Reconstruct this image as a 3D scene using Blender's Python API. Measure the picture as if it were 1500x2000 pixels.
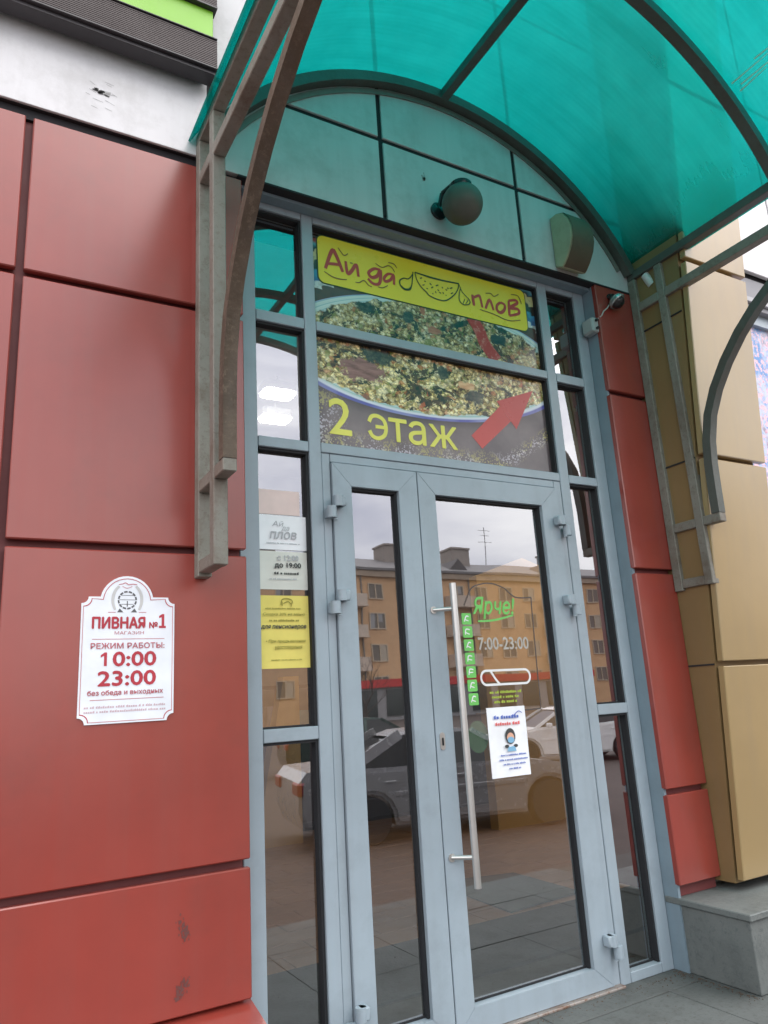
import bpy, bmesh, math, random
from mathutils import Vector, Matrix
random.seed(7)
sc = bpy.context.scene
for o in list(bpy.data.objects): bpy.data.objects.remove(o)
COL = sc.collection
PI = math.pi
# ------------------------------------------------------------------ camera
yaw, pitch, roll = .5295, .247, -.060
fw = Vector((math.sin(yaw)*math.cos(pitch), math.cos(yaw)*math.cos(pitch), math.sin(pitch)))
rt = Vector((math.cos(yaw), -math.sin(yaw), 0)); up = rt.cross(fw)
r2 = rt*math.cos(roll)+up*math.sin(roll); u2 = -rt*math.sin(roll)+up*math.cos(roll)
cd = bpy.data.cameras.new('camera'); cam = bpy.data.objects.new('camera', cd); COL.objects.link(cam)
cam.matrix_world = Matrix(((r2.x, u2.x, -fw.x, 0), (r2.y, u2.y, -fw.y, -2.7), (r2.z, u2.z, -fw.z, 1.27), (0, 0, 0, 1)))
cd.sensor_fit = 'VERTICAL'; cd.sensor_height = 24; cd.lens = 1452/2000*24; cd.clip_end = 2000; cd.clip_start = .05
sc.camera = cam
# ------------------------------------------------------------------ world and sun: bright overcast
SUN_EL, SUN_AZ = math.radians(58), math.radians(50)     # azimuth: from the street, to the right of the door
w = bpy.data.worlds.new('World'); sc.world = w; w.use_nodes = True
nt = w.node_tree; nt.nodes.clear(); N = nt.nodes.new; L = nt.links.new
out = N('ShaderNodeOutputWorld'); bg = N('ShaderNodeBackground'); L(bg.outputs[0], out.inputs[0])
sky = N('ShaderNodeTexSky'); sky.sky_type = 'NISHITA'; sky.sun_disc = False; sky.sun_elevation = SUN_EL; sky.sun_rotation = PI-SUN_AZ+math.radians(0)
tc = N('ShaderNodeTexCoord'); mp = N('ShaderNodeMapping'); mp.inputs['Scale'].default_value = (1, 1, 3.0)
ns = N('ShaderNodeTexNoise'); ns.inputs['Scale'].default_value = 2.2; ns.inputs['Detail'].default_value = 6; ns.inputs['Roughness'].default_value = .5; ns.inputs['Distortion'].default_value = .5
rp = N('ShaderNodeValToRGB'); e = rp.color_ramp.elements
e[0].position = .38; e[0].color = (8.8, 8.9, 10.2, 1); e[1].position = .60; e[1].color = (16.5, 16.2, 16.0, 1)
L(tc.outputs['Generated'], mp.inputs[0]); L(mp.outputs[0], ns.inputs[0]); L(ns.outputs[0], rp.inputs[0])
mx = N('ShaderNodeMix'); mx.data_type = 'RGBA'; mx.inputs[0].default_value = .93
sx = N('ShaderNodeSeparateXYZ'); L(tc.outputs['Generated'], sx.inputs[0])
mr = N('ShaderNodeMapRange'); mr.inputs['From Min'].default_value = 0; mr.inputs['From Max'].default_value = 1; mr.inputs['To Min'].default_value = .95; mr.inputs['To Max'].default_value = 1.75; L(sx.outputs[2], mr.inputs[0])
ml = N('ShaderNodeVectorMath'); ml.operation = 'SCALE'; L(rp.outputs[0], ml.inputs[0]); L(mr.outputs[0], ml.inputs[3])
L(sky.outputs[0], mx.inputs[6]); L(ml.outputs[0], mx.inputs[7]); L(mx.outputs[2], bg.inputs[0]); bg.inputs[1].default_value = .12
sl = bpy.data.lights.new('sun', 'SUN'); sl.energy = 2.2; sl.angle = math.radians(70); sl.color = (1, .95, .88)
so = bpy.data.objects.new('sun', sl); COL.objects.link(so)
sd = Vector((math.sin(SUN_AZ)*math.cos(SUN_EL), -math.cos(SUN_AZ)*math.cos(SUN_EL), math.sin(SUN_EL)))
so.rotation_euler = sd.to_track_quat('Z', 'Y').to_euler()
sc.view_settings.view_transform = 'Standard'; sc.view_settings.look = 'None'; sc.view_settings.gamma = 1
sc.view_settings.exposure = 0.24; sc.view_settings.use_curve_mapping = False
try:
    sc.cycles.max_bounces = 8; sc.cycles.transparent_max_bounces = 12; sc.cycles.sample_clamp_indirect = 6
except Exception: pass

# ------------------------------------------------------------------ materials
class NT:
    def __init__(s, name):
        s.m = bpy.data.materials.new(name); s.m.use_nodes = True; s.t = s.m.node_tree; s.t.nodes.clear()
        s.o = s.n('ShaderNodeOutputMaterial')
    def n(s, ty, **k):
        x = s.t.nodes.new(ty)
        for a, b in k.items():
            if hasattr(x, a): setattr(x, a, b)
            else: x.inputs[a.replace('_', ' ')].default_value = b
        return x
    def l(s, a, b): s.t.links.new(a, b)
    def math(s, op, a, b=None, c=None):
        x = s.n('ShaderNodeMath'); x.operation = op
        for i, v in enumerate((a, b, c)):
            if v is None: continue
            if isinstance(v, (int, float)): x.inputs[i].default_value = v
            else: s.l(v, x.inputs[i])
        return x.outputs[0]
    def mix(s, f, a, b, blend='MIX'):
        x = s.n('ShaderNodeMix'); x.data_type = 'RGBA'; x.blend_type = blend
        for i, v in ((0, f), (6, a), (7, b)):
            if isinstance(v, (int, float)): x.inputs[i].default_value = v
            elif isinstance(v, tuple): x.inputs[i].default_value = (*v[:3], 1)
            else: s.l(v, x.inputs[i])
        return x.outputs[2]
    def ramp(s, v, stops):
        x = s.n('ShaderNodeValToRGB'); e = x.color_ramp.elements
        while len(e) < len(stops): e.new(.5)
        for q, (p, c) in zip(e, stops):
            q.position = p; q.color = (*c, 1) if isinstance(c, tuple) else (c, c, c, 1)
        s.l(v, x.inputs[0]); return x.outputs[0]
    def co(s, scale=(1, 1, 1), rot=(0, 0, 0)):
        g = s.n('ShaderNodeNewGeometry'); m = s.n('ShaderNodeMapping'); m.inputs['Scale'].default_value = scale; m.inputs['Rotation'].default_value = rot
        s.l(g.outputs['Position'], m.inputs[0]); return m.outputs[0]
    def noise(s, scale=5, detail=3, rough=.5, vec=None, dist=0):
        x = s.n('ShaderNodeTexNoise'); x.inputs['Scale'].default_value = scale; x.inputs['Detail'].default_value = detail
        x.inputs['Roughness'].default_value = rough; x.inputs['Distortion'].default_value = dist
        s.l(vec if vec else s.co(), x.inputs[0]); return x.outputs[0]

def paint(name, col, rough=.4, *a_, cior=1.5, **k_): return paint_(name, col, rough, *a_, cior=cior, **k_)
def paint_(name, col, rough=.4, metal=0, var=.12, streak=.15, bump=.0, dirt=(.05, .045, .04), dirt_amt=.0, coat=0, spec=.5, bscale=60, grime=0, cior=1.5):
    m = NT(name); p = m.n('ShaderNodeBsdfPrincipled'); m.l(p.outputs[0], m.o.inputs[0])
    n1 = m.noise(1.6, 5, .6); n2 = m.noise(1, 4, .55, m.co((14, 14, .55)))
    c = m.mix(m.ramp(n1, [(.3, 0.), (.7, 1.)]), tuple(x*(1-var) for x in col), tuple(min(1, x*(1+var)) for x in col))
    c = m.mix(m.math('MULTIPLY', m.ramp(n2, [(.45, 0.), (.75, 1.)]), streak), c, tuple(x*.55+y*.35 for x, y in zip(col, (.2, .19, .18))))
    if dirt_amt and name != 'brushed_stainless':
        c = m.mix(m.math('MULTIPLY', m.ramp(m.noise(5, 8, .7), [(.5, 0.), (.7, 1.)]), dirt_amt), c, dirt)
    if grime:
        c = m.mix(m.math('MULTIPLY', m.ramp(m.noise(38, 6, .8), [(.52, 0.), (.62, 1.)]), grime), c, dirt)
    m.l(c, p.inputs['Base Color']); p.inputs['Metallic'].default_value = metal
    rr = m.math('MULTIPLY_ADD', m.noise(9, 4, .6), .22, rough-.11); m.l(rr, p.inputs['Roughness'])
    p.inputs['Specular IOR Level'].default_value = spec; p.inputs['Coat Weight'].default_value = coat; p.inputs['Coat Roughness'].default_value = .23; p.inputs['Coat IOR'].default_value = cior
    if bump:
        b = m.n('ShaderNodeBump'); b.inputs['Strength'].default_value = bump; b.inputs['Distance'].default_value = .004
        m.l(m.noise(bscale, 5, .6), b.inputs['Height']); m.l(b.outputs[0], p.inputs['Normal'])
    return m.m
def flat(name, col, rough=.5, metal=0, spec=.5):
    m = NT(name); p = m.n('ShaderNodeBsdfPrincipled'); m.l(p.outputs[0], m.o.inputs[0])
    m.l(m.mix(m.ramp(m.noise(12, 3), [(.3, 0.), (.7, 1.)]), tuple(x*.93 for x in col), tuple(min(1, x*1.05) for x in col)), p.inputs['Base Color'])
    p.inputs['Roughness'].default_value = rough; p.inputs['Metallic'].default_value = metal; p.inputs['Specular IOR Level'].default_value = spec
    return m.m
def emit(name, col, s):
    m = NT(name); x = m.n('ShaderNodeEmission'); x.inputs[0].default_value = (*col, 1); x.inputs[1].default_value = s; m.l(x.outputs[0], m.o.inputs[0]); return m.m

RED = paint('red_painted_metal', (.275, .042, .030), .5, .0, .13, .14, spec=.15, coat=1, cior=1.62, bump=.12, bscale=1.3, dirt_amt=.10)
REDD = paint('red_joint_metal', (.14, .03, .03), .6)
WHITE_SHADED = paint('shade_toned_panel', (.54, .55, .56), .5, 0, .06, .30, dirt=(.22, .23, .21), dirt_amt=.3)  # white panel with dirt streaks, base darkened for the shade under the canopy
WHITE = paint('white_composite_panel', (.66, .66, .68), .42, 0, .04, .22, dirt=(.25, .24, .22), dirt_amt=.28, coat=.1)
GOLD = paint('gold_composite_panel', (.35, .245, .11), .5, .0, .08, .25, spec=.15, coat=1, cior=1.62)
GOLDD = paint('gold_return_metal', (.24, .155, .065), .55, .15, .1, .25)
FRAME = paint('blue_grey_frame_paint', (.32, .385, .435), .34, .0, .10, .30, dirt_amt=.14)
FRAMED = paint('blue_grey_flashing', (.20, .27, .32), .45, .0, .08, .25, dirt_amt=.15)
BLACK = flat('black_rubber', (.012, .013, .016), .7)
JOINT = flat('dark_joint', (.02, .02, .024), .9)
STEEL = paint('weathered_grey_paint', (.22, .21, .18), .62, .1, .2, .5, .5, dirt=(.10, .055, .03), dirt_amt=.55, grime=.35)
SHADE_STEEL = paint('shade_toned_steel', (.085, .095, .085), .55, .1, .2, .4, .4, dirt=(.07, .045, .03), dirt_amt=.4, grime=.2)  # grey tube steel, its colour toned down for the canopy shade
RUST = paint('rusty_steel', (.095, .066, .045), .8, .1, .3, .5, .8, dirt=(.17, .125, .09), dirt_amt=.6, grime=.6)
GRANITE = paint('grey_granite', (.15, .165, .16), .6, 0, .2, .3, .5, dirt=(.07, .08, .08), dirt_amt=.6, grime=.5)
TILE = paint('grey_paving_slab', (.10, .107, .104), .8, 0, .25, .0, .5, dirt=(.045, .045, .04), dirt_amt=.5, grime=.45)
GROUT = paint('dark_grout', (.07, .068, .06), .9)
ASPH = paint('street_asphalt', (.050, .034, .027), .85, 0, .2, 0, .6, grime=.3, dirt=(.1, .1, .1))
STAINL = paint('brushed_stainless', (.60, .59, .57), .36, .85, .02, .0)
SILV = flat('white_plastic', (.62, .63, .63), .4)
DARKP = flat('dark_plastic', (.02, .02, .022), .25)

def glass(name, fac=.29, tint=(.95, .975, .965), rough=.009, ior=1.6, wob=.0012):
    m = NT(name); t = m.n('ShaderNodeBsdfTransparent'); t.inputs[0].default_value = (*tint, 1)
    g = m.n('ShaderNodeBsdfGlossy'); g.inputs[0].default_value = (.95, .96, 1, 1); g.inputs['Roughness'].default_value = rough
    f = m.n('ShaderNodeFresnel'); f.inputs[0].default_value = ior
    b = m.n('ShaderNodeBump'); b.inputs['Strength'].default_value = .5; b.inputs['Distance'].default_value = wob
    m.l(m.noise(2.2, 1, .5), b.inputs['Height']); m.l(b.outputs[0], g.inputs['Normal'])
    s = m.n('ShaderNodeMixShader'); gg = m.n('ShaderNodeNewGeometry'); m.l(m.math('MULTIPLY', m.math('ADD', f.outputs[0], fac), m.math('SUBTRACT', 1.0, gg.outputs['Backfacing'])), s.inputs[0]); m.l(t.outputs[0], s.inputs[1]); m.l(g.outputs[0], s.inputs[2]); m.l(s.outputs[0], m.o.inputs[0])
    return m.m
GLASS = glass('window_glass')
CARGL = glass('car_glass', .1, (.12, .14, .14))

def poly_sheet():
    m = NT('teal_polycarbonate')
    c = m.mix(m.ramp(m.noise(1.9, 6, .65), [(.3, 0.), (.7, 1.)]), (.085, .375, .355), (.14, .50, .47))
    ribs = m.n('ShaderNodeTexWave'); ribs.bands_direction = 'Y'; ribs.inputs['Scale'].default_value = 14; m.l(m.co(), ribs.inputs[0])
    c = m.mix(m.math('MULTIPLY', ribs.outputs[1], .08), c, (.0, .3, .26))
    c = m.mix(m.math('MULTIPLY', m.ramp(m.noise(1, 5, .6, m.co((1.2, 12, 1.2))), [(.45, 0.), (.75, 1.)]), .38), c, (.03, .22, .18))
    # darker green towards the low side edges of the vault
    g = m.n('ShaderNodeNewGeometry'); sx = m.n('ShaderNodeSeparateXYZ'); m.l(g.outputs['Position'], sx.inputs[0])
    h = m.math('ADD', sx.outputs[2], m.math('MULTIPLY', m.noise(2.2, 4, .6), .35))
    d = m.n('ShaderNodeMapRange'); d.inputs['From Min'].default_value = 3.62; d.inputs['From Max'].default_value = 3.98; d.inputs['To Min'].default_value = 1; d.inputs['To Max'].default_value = 0; m.l(h, d.inputs[0])
    c = m.mix(m.math('MULTIPLY', d.outputs[0], .75), c, (.008, .10, .06))
    tr = m.n('ShaderNodeBsdfTranslucent'); m.l(c, tr.inputs[0]); tp = m.n('ShaderNodeBsdfTransparent'); m.l(m.mix(.8, c, (.0, .66, .64)), tp.inputs[0])
    s1 = m.n('ShaderNodeMixShader'); s1.inputs[0].default_value = .62; m.l(tr.outputs[0], s1.inputs[1]); m.l(tp.outputs[0], s1.inputs[2])
    gl = m.n('ShaderNodeBsdfGlossy'); gl.inputs['Roughness'].default_value = .25; s2 = m.n('ShaderNodeMixShader'); s2.inputs[0].default_value = .05
    m.l(s1.outputs[0], s2.inputs[1]); m.l(gl.outputs[0], s2.inputs[2]); m.l(s2.outputs[0], m.o.inputs[0]); return m.m
def clear_skin():
    m = NT('clear_teal_skin'); t = m.n('ShaderNodeBsdfTransparent'); t.inputs[0].default_value = (.80, .97, .94, 1); g = m.n('ShaderNodeBsdfGlossy'); g.inputs['Roughness'].default_value = .2
    s = m.n('ShaderNodeMixShader'); s.inputs[0].default_value = .05; m.l(t.outputs[0], s.inputs[1]); m.l(g.outputs[0], s.inputs[2]); m.l(s.outputs[0], m.o.inputs[0]); return m.m
TEAL = poly_sheet(); SKIN = clear_skin()

# ------------------------------------------------------------------ geometry helpers
def B(): return bmesh.new()
def box(bm, x0, x1, y0, y1, z0, z1, bev=0):
    r = bmesh.ops.create_cube(bm, size=1); vs = r['verts']
    for v in vs: v.co = Vector(((x0+x1)/2+v.co.x*(x1-x0), (y0+y1)/2+v.co.y*(y1-y0), (z0+z1)/2+v.co.z*(z1-z0)))
    if bev:
        es = list({e for v in vs for e in v.link_edges}); bmesh.ops.bevel(bm, geom=es, offset=bev, segments=1, affect='EDGES', profile=.5)
    return vs
def hexa(bm, pts, bev=0):   # pts: 4 bottom (ccw) + 4 top
    v = [bm.verts.new(p) for p in pts]
    fs = [bm.faces.new([v[i] for i in q]) for q in ((3, 2, 1, 0), (4, 5, 6, 7), (0, 1, 5, 4), (1, 2, 6, 5), (2, 3, 7, 6), (3, 0, 4, 7))]
    if bev: bmesh.ops.bevel(bm, geom=list({e for f in fs for e in f.edges}), offset=bev, segments=1, affect='EDGES')
def prism(bm, poly, ax, a, b, bev=0):
    """polygon in the two other axes, extruded along ax from a to b"""
    def P(u, v, t): return {'x': (t, u, v), 'y': (u, t, v), 'z': (u, v, t)}[ax]
    A = [bm.verts.new(P(u, v, a)) for u, v in poly]; C = [bm.verts.new(P(u, v, b)) for u, v in poly]; n = len(poly)
    fs = [bm.faces.new(A), bm.faces.new(C[::-1])]+[bm.faces.new((A[i], C[i], C[(i+1) % n], A[(i+1) % n])) for i in range(n)]
    bmesh.ops.recalc_face_normals(bm, faces=fs)
    if bev: bmesh.ops.bevel(bm, geom=list({e for f in fs[:2] for e in f.edges}), offset=bev, segments=2, affect='EDGES')
    return fs
def sweep(bm, path, sx, sy, side):
    """rectangular tube along a path lying in a plane whose normal is side; sx across (in plane), sy along side"""
    side = Vector(side).normalized(); P = [Vector(p) for p in path]; rings = []
    for i, p in enumerate(P):
        t = (P[min(i+1, len(P)-1)]-P[max(i-1, 0)]).normalized(); n = t.cross(side).normalized()
        rings.append([bm.verts.new(p+n*a*sx/2+side*b*sy/2) for a, b in ((-1, -1), (1, -1), (1, 1), (-1, 1))])
    fs = [bm.faces.new((a[j], a[(j+1) % 4], b[(j+1) % 4], b[j])) for a, b in zip(rings, rings[1:]) for j in range(4)]
    fs += [bm.faces.new(rings[0][::-1]), bm.faces.new(rings[-1])]; bmesh.ops.recalc_face_normals(bm, faces=fs)
def cyl(bm, a, b, r, n=16, r2=None):
    a, b = Vector(a), Vector(b); d = (b-a); M = Matrix.Translation((a+b)/2) @ d.to_track_quat('Z', 'Y').to_matrix().to_4x4()
    bmesh.ops.create_cone(bm, cap_ends=True, segments=n, radius1=r, radius2=r if r2 is None else r2, depth=d.length, matrix=M)
def pipe(bm, pts, r, n=8):
    for a, b in zip(pts, pts[1:]): cyl(bm, a, b, r, n)
def lathe(bm, prof, c, axis=(0, 0, 1), n=28):
    q = Vector(axis).to_track_quat('Z', 'Y'); c = Vector(c); rings = []
    for r, z in prof: rings.append([bm.verts.new(c+q @ Vector((r*math.cos(2*PI*i/n), r*math.sin(2*PI*i/n), z))) for i in range(n)])
    for a, b in zip(rings, rings[1:]):
        for i in range(n): bm.faces.new((a[i], a[(i+1) % n], b[(i+1) % n], b[i]))
    for r in (rings[0][::-1], rings[-1]): bm.faces.new(r)
def ribbon(bm, pts, y, wd, taper=True):
    """flat brush stroke on a plane y = const, pts are (x, z)"""
    P = [Vector((a, 0, b)) for a, b in pts]; S = []
    for i in range(len(P)-1):
        p0, p1, p2, p3 = P[max(i-1, 0)], P[i], P[i+1], P[min(i+2, len(P)-1)]
        for k in range(5):
            t = k/5; S.append(.5*((2*p1)+(-p0+p2)*t+(2*p0-5*p1+4*p2-p3)*t*t+(-p0+3*p1-3*p2+p3)*t**3))
    S.append(P[-1]); prev = None; n = len(S)
    for i, s in enumerate(S):
        t = (S[min(i+1, n-1)]-S[max(i-1, 0)]).normalized(); nn = Vector((-t.z, 0, t.x)); k = wd/2*(.75+.25*math.sin(PI*i/(n-1)) if taper else 1)
        yy = y-i*.000012; cur = (bm.verts.new((s.x+nn.x*k, yy, s.z+nn.z*k)), bm.verts.new((s.x-nn.x*k, yy, s.z-nn.z*k)))
        if prev: bm.faces.new((prev[0], prev[1], cur[1], cur[0]))
        prev = cur
def fpoly(bm, pts, y):
    f = bm.faces.new([bm.verts.new((a, y, b)) for a, b in pts]); f.normal_update(); return f
def rrect(x0, x1, z0, z1, r, n=5):
    p = []
    for cx, cz, a0 in ((x1-r, z1-r, 0), (x0+r, z1-r, 90), (x0+r, z0+r, 180), (x1-r, z0+r, 270)):
        for k in range(n+1): a = math.radians(a0+90*k/n); p.append((cx+r*math.cos(a), cz+r*math.sin(a)))
    return p
def obj(name, bm, mat, parent=None, smooth=False, label=None, kind=None):
    me = bpy.data.meshes.new(name); bm.normal_update(); bm.to_mesh(me); bm.free()
    return link(name, me, mat, parent, smooth, label, kind)
def link(name, me, mat, parent=None, smooth=False, label=None, kind=None):
    if mat is not None:
        me.materials.clear()
        for m_ in (mat if isinstance(mat, (list, tuple)) else [mat]): me.materials.append(m_)
    o = bpy.data.objects.new(name, me); COL.objects.link(o)
    if smooth:
        for p in me.polygons: p.use_smooth = True
        try: me.set_sharp_from_angle(angle=math.radians(40))
        except Exception: pass
    if parent: setp(o, parent)
    if label: o['label'] = label
    if kind: o['kind'] = kind
    return o
def setp(o, parent):
    o.parent = parent
    o.matrix_parent_inverse = Matrix.Translation(-parent.location) if parent.type == 'EMPTY' else Matrix.Identity(4)
def tag(o, label, cat, group=None):
    o['label'] = label; o['category'] = cat
    if group: o['group'] = group
    return o
def thing(name, loc, label, cat, group=None):
    o = bpy.data.objects.new(name, None); COL.objects.link(o); o.location = loc; o.empty_display_size = .1
    return tag(o, label, cat, group)
def text(body, x0, x1, z0, z1, y, mat, parent, bold=0, shear=0, name='lettering', label=None):
    """text stretched to fill the box x0..x1, z0..z1 on the plane y"""
    cu = bpy.data.curves.new('t', 'FONT'); cu.body = body; cu.size = 1; cu.shear = shear; cu.resolution_u = 3
    o = bpy.data.objects.new('t', cu); COL.objects.link(o); dg = bpy.context.evaluated_depsgraph_get()
    me = bpy.data.meshes.new_from_object(o.evaluated_get(dg)); bpy.data.objects.remove(o); bpy.data.curves.remove(cu)
    xs = [v.co.x for v in me.vertices]; ys = [v.co.y for v in me.vertices]
    ax, bx, ay, by = min(xs), max(xs), min(ys), max(ys)
    for v in me.vertices: v.co = Vector((x0+(v.co.x-ax)/(bx-ax)*(x1-x0), y, z0+(v.co.y-ay)/(by-ay)*(z1-z0)))
    q = bmesh.new(); q.from_mesh(me); q.normal_update(); bmesh.ops.triangulate(q, faces=q.faces[:]); bmesh.ops.split_edges(q, edges=q.edges[:])
    for k, f in enumerate(q.faces):      # glyph contours may overlap: triangles sit a hair apart so none share a plane
        for v in f.verts: v.co.y -= (k % 7)*.00003
    q.to_mesh(me); q.free()
    if bold:
        q = bmesh.new(); d = bold*(z1-z0)*.9; k = 0; me.update()
        for sx, sz in ((0, 0), (1, 0), (-1, 0), (0, 1), (0, -1)):
            n0 = len(q.verts); q.from_mesh(me); q.verts.ensure_lookup_table()
            for v in q.verts[n0:]: v.co += Vector((sx*d, -k*.00022, sz*d))
            k += 1
        q.to_mesh(me); q.free()
    return link(name, me, mat, parent, label=label)
def numeral_one(x0, x1, z0, z1, y, mat, parent, serif=False):
    w_, h_ = x1-x0, z1-z0; P = [(.42, 0), (.78, 0), (.78, 1), (.46, 1), (0, .80), (0, .62), (.42, .76)]
    if serif: P = [(0, 0), (1, 0), (1, .16), (.76, .16), (.76, 1), (.44, 1), (0, .86), (0, .70), (.38, .78), (.38, .16), (0, .16)]
    b_ = B(); f = fpoly(b_, [(x0+u*w_, z0+v*h_) for u, v in P], y); bmesh.ops.triangulate(b_, faces=[f]); return obj('lettering', b_, mat, parent)
def dashes(x0, x1, z, h, y, mat, parent, seed=0, name='fine_print'):
    """print too small to read: one row of word-like marks"""
    rd = random.Random(seed); bm = B(); x = x0
    while x < x1-h:
        wd = min(h*rd.uniform(.5, .8), x1-x)
        fpoly(bm, [(x, z), (x+wd, z), (x+wd, z+h*rd.choice((.65, .7, 1))), (x, z+h*rd.choice((.65, .7)))], y)
        x += wd+h*(.2 if rd.random() < .8 else .7)
    return obj(name, bm, mat, parent)

# ================================================================== GROUND
bm = B(); box(bm, -400, 400, -400, -2.55, -1.6, -.6); obj('street', bm, ASPH, kind='structure')
bm = B(); box(bm, -400, 400, 0.5, 400, -1.6, -.62); obj('ground', bm, ASPH, kind='structure')
land = B(); box(land, -3, 6.5, -1.85, .5, -.6, -.012); land = obj('landing', land, GROUT, kind='structure')
for i in range(8):
    for j in range(4):
        x0 = 2.75-.6*6+.6*i+(0 if j else .0); ya, yb = ((-.158, .12), (-.758, -.16), (-1.358, -.76), (-1.84, -1.36))[j]
        if x0 > 5.5: continue
        bm = B(); dz = random.uniform(-.0015, .0015); box(bm, x0+.0015, x0+.5985, ya+.0015, yb-.0015, -.02, dz, .0015); obj('slab', bm, TILE, land)
stp = B()
for k in range(2): box(stp, -3, 6.5, -1.85-.35*(k+1), -1.852-.35*k, -.6, -.2*(k+1), .004)
obj('steps', stp, GRANITE, kind='structure')

gb = B(); rd = random.Random(12)     # crumbs of dirt and grit caught along the foot of the doors and plinth
for k in range(900):
    if rd.random() < .6: x, y = rd.uniform(.95, 2.97), -.045-abs(rd.gauss(0, .03))
    elif rd.random() < .5: x, y = 2.965-abs(rd.gauss(0, .03)), rd.uniform(-.45, -.02)
    else: x, y = rd.uniform(.5, 4.2), rd.uniform(-1.6, -.05)
    s_ = rd.uniform(.0008, .0038); M_ = Matrix.Translation((x, y, s_*.4)) @ Matrix.Rotation(rd.uniform(0, 6), 4, 'Z') @ Matrix.Diagonal((1, rd.uniform(.5, 1), .6, 1))
    bmesh.ops.create_icosphere(gb, subdivisions=1, radius=s_, matrix=M_)
tag(obj('grit', gb, paint('brown_grit', (.10, .065, .045), .95), kind='stuff'), 'brown grit and dirt scattered along the door threshold and plinth', 'dirt')
# ================================================================== WALLS
def panel(par, x0, x1, z0, z1, yf, mat, d=.03, nm='panel', bev=.004): 
    bm = B(); box(bm, x0, x1, yf, yf+d, z0, z1, bev); return obj(nm, bm, mat, par)
# --- red wall left of the entrance
rw = thing('red_panel_wall', (-.4, 0, 0), 'red metal panel wall left of the glazed entrance, carrying the opening hours sign', 'wall')
bm = B(); box(bm, -2.2, .905, -.062, .30, .0, 3.445); obj('backing', bm, REDD, rw)
G = .013
for (z0, z1) in ((.36, .765-G), (.765+G, 1.828-G), (1.828+G, 2.796-G), (2.796+G, 3.443)):
    panel(rw, .118, .92, z0, z1, -.1, RED); panel(rw, -1.3, .092, z0, z1, -.1, RED)
bm = B(); hexa(bm, [(-2.2, -.42, .262), (.925, -.42, .262), (.925, -.062, .33), (-2.2, -.062, .33), (-2.2, -.42, .277), (.925, -.42, .277), (.925, -.062, .352), (-2.2, -.062, .352)]); obj('sill', bm, RED, rw)
SM = flat('dark_scuff_mark', (.13, .05, .045), .9)
bm = B(); rd = random.Random(3)
for cx, cz in ((.698, .60), (.700, .585), (.690, .62), (.686, .437), (.680, .425), (.700, .448)):
    for k in range(26):
        px, pz = cx+rd.gauss(0, .007), cz+rd.gauss(0, .010); s_ = rd.uniform(.0008, .0030)
        fpoly(bm, [(px+s_*rd.uniform(.5, 1.5)*math.cos(t), pz+s_*1.8*rd.uniform(.5, 1.5)*math.sin(t)) for t in [q*6.283/7 for q in range(7)]], -.1012-k*.00001)
obj('scuff_mark', bm, SM, rw, kind='stuff')
lp = thing('plinth', (-.6, -.2, 0), 'low granite plinth under the sloping red sill, left of the entrance', 'plinth')
bm = B(); box(bm, -2.2, .90, -.40, -.05, 0, .26, .004); obj('block', bm, GRANITE, lp)

# --- white upper wall with the panels over the door
ww = thing('white_panel_wall', (2, 0, 3.46), 'white composite panel wall above the entrance and behind the canopy', 'wall')
bm = B(); box(bm, -2.2, 3.27, -.090, .30, 3.492, 8.0); obj('backing', bm, JOINT, ww)
bm = B(); box(bm, .905, 3.27, -.104, .30, 3.455, 3.4645); box(bm, .905, 3.27, -.088, .30, 3.465, 3.49); obj('soffit', bm, JOINT, ww)
bm = B(); box(bm, -2.2, .905, -.075, -.058, 3.447, 3.49); obj('joint_strip', bm, JOINT, ww)
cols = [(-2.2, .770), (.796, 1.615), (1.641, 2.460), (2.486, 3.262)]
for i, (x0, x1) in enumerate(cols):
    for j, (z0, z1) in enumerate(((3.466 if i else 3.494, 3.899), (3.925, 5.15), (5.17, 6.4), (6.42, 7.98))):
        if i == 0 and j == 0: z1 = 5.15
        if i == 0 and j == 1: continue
        panel(ww, x0, x1, z0, z1, -.1, WHITE_SHADED if i and z1 < 4.5 or (i and j == 1) else WHITE, bev=.002)
bm = B(); rd = random.Random(5)
for k in range(14):
    px, pz = .34+rd.gauss(0, .012), 3.652+rd.gauss(0, .004); s = rd.uniform(.002, .006)
    fpoly(bm, [(px+s*2.4*rd.uniform(.5, 1.3)*math.cos(t), pz+s*rd.uniform(.5, 1.3)*math.sin(t)-(px-.34)*.3) for t in [q*6.283/6 for q in range(6)]], -.1012)
for k in range(12):
    x0, z0 = .29+rd.uniform(0, .12), 3.66+rd.uniform(-.09, .05); ribbon(bm, [(x0, z0), (x0+rd.uniform(.01, .04), z0+rd.uniform(-.012, .005))], -.1013, .0012)
obj('dent', bm, flat('dent_dark', (.10, .10, .10), .9), ww, kind='stuff')
bm = B(); fpoly(bm, [(.347, 3.66), (.385, 3.664), (.378, 3.636), (.352, 3.642)], -.1011); obj('paint_patch', bm, flat('bare_patch', (.42, .42, .42), .7), ww)
bm = B(); rd = random.Random(8)
for k in range(9):
    px, pz = 1.865+rd.gauss(0, .005), 3.765+rd.gauss(0, .014); s = rd.uniform(.003, .009)
    fpoly(bm, [(px+s*math.cos(t), pz+s*1.3*math.sin(t)) for t in [q*6.283/7 for q in range(7)]], -.1011)
obj('stain', bm, flat('grey_stain', (.30, .31, .30), .8), ww, kind='stuff')

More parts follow.
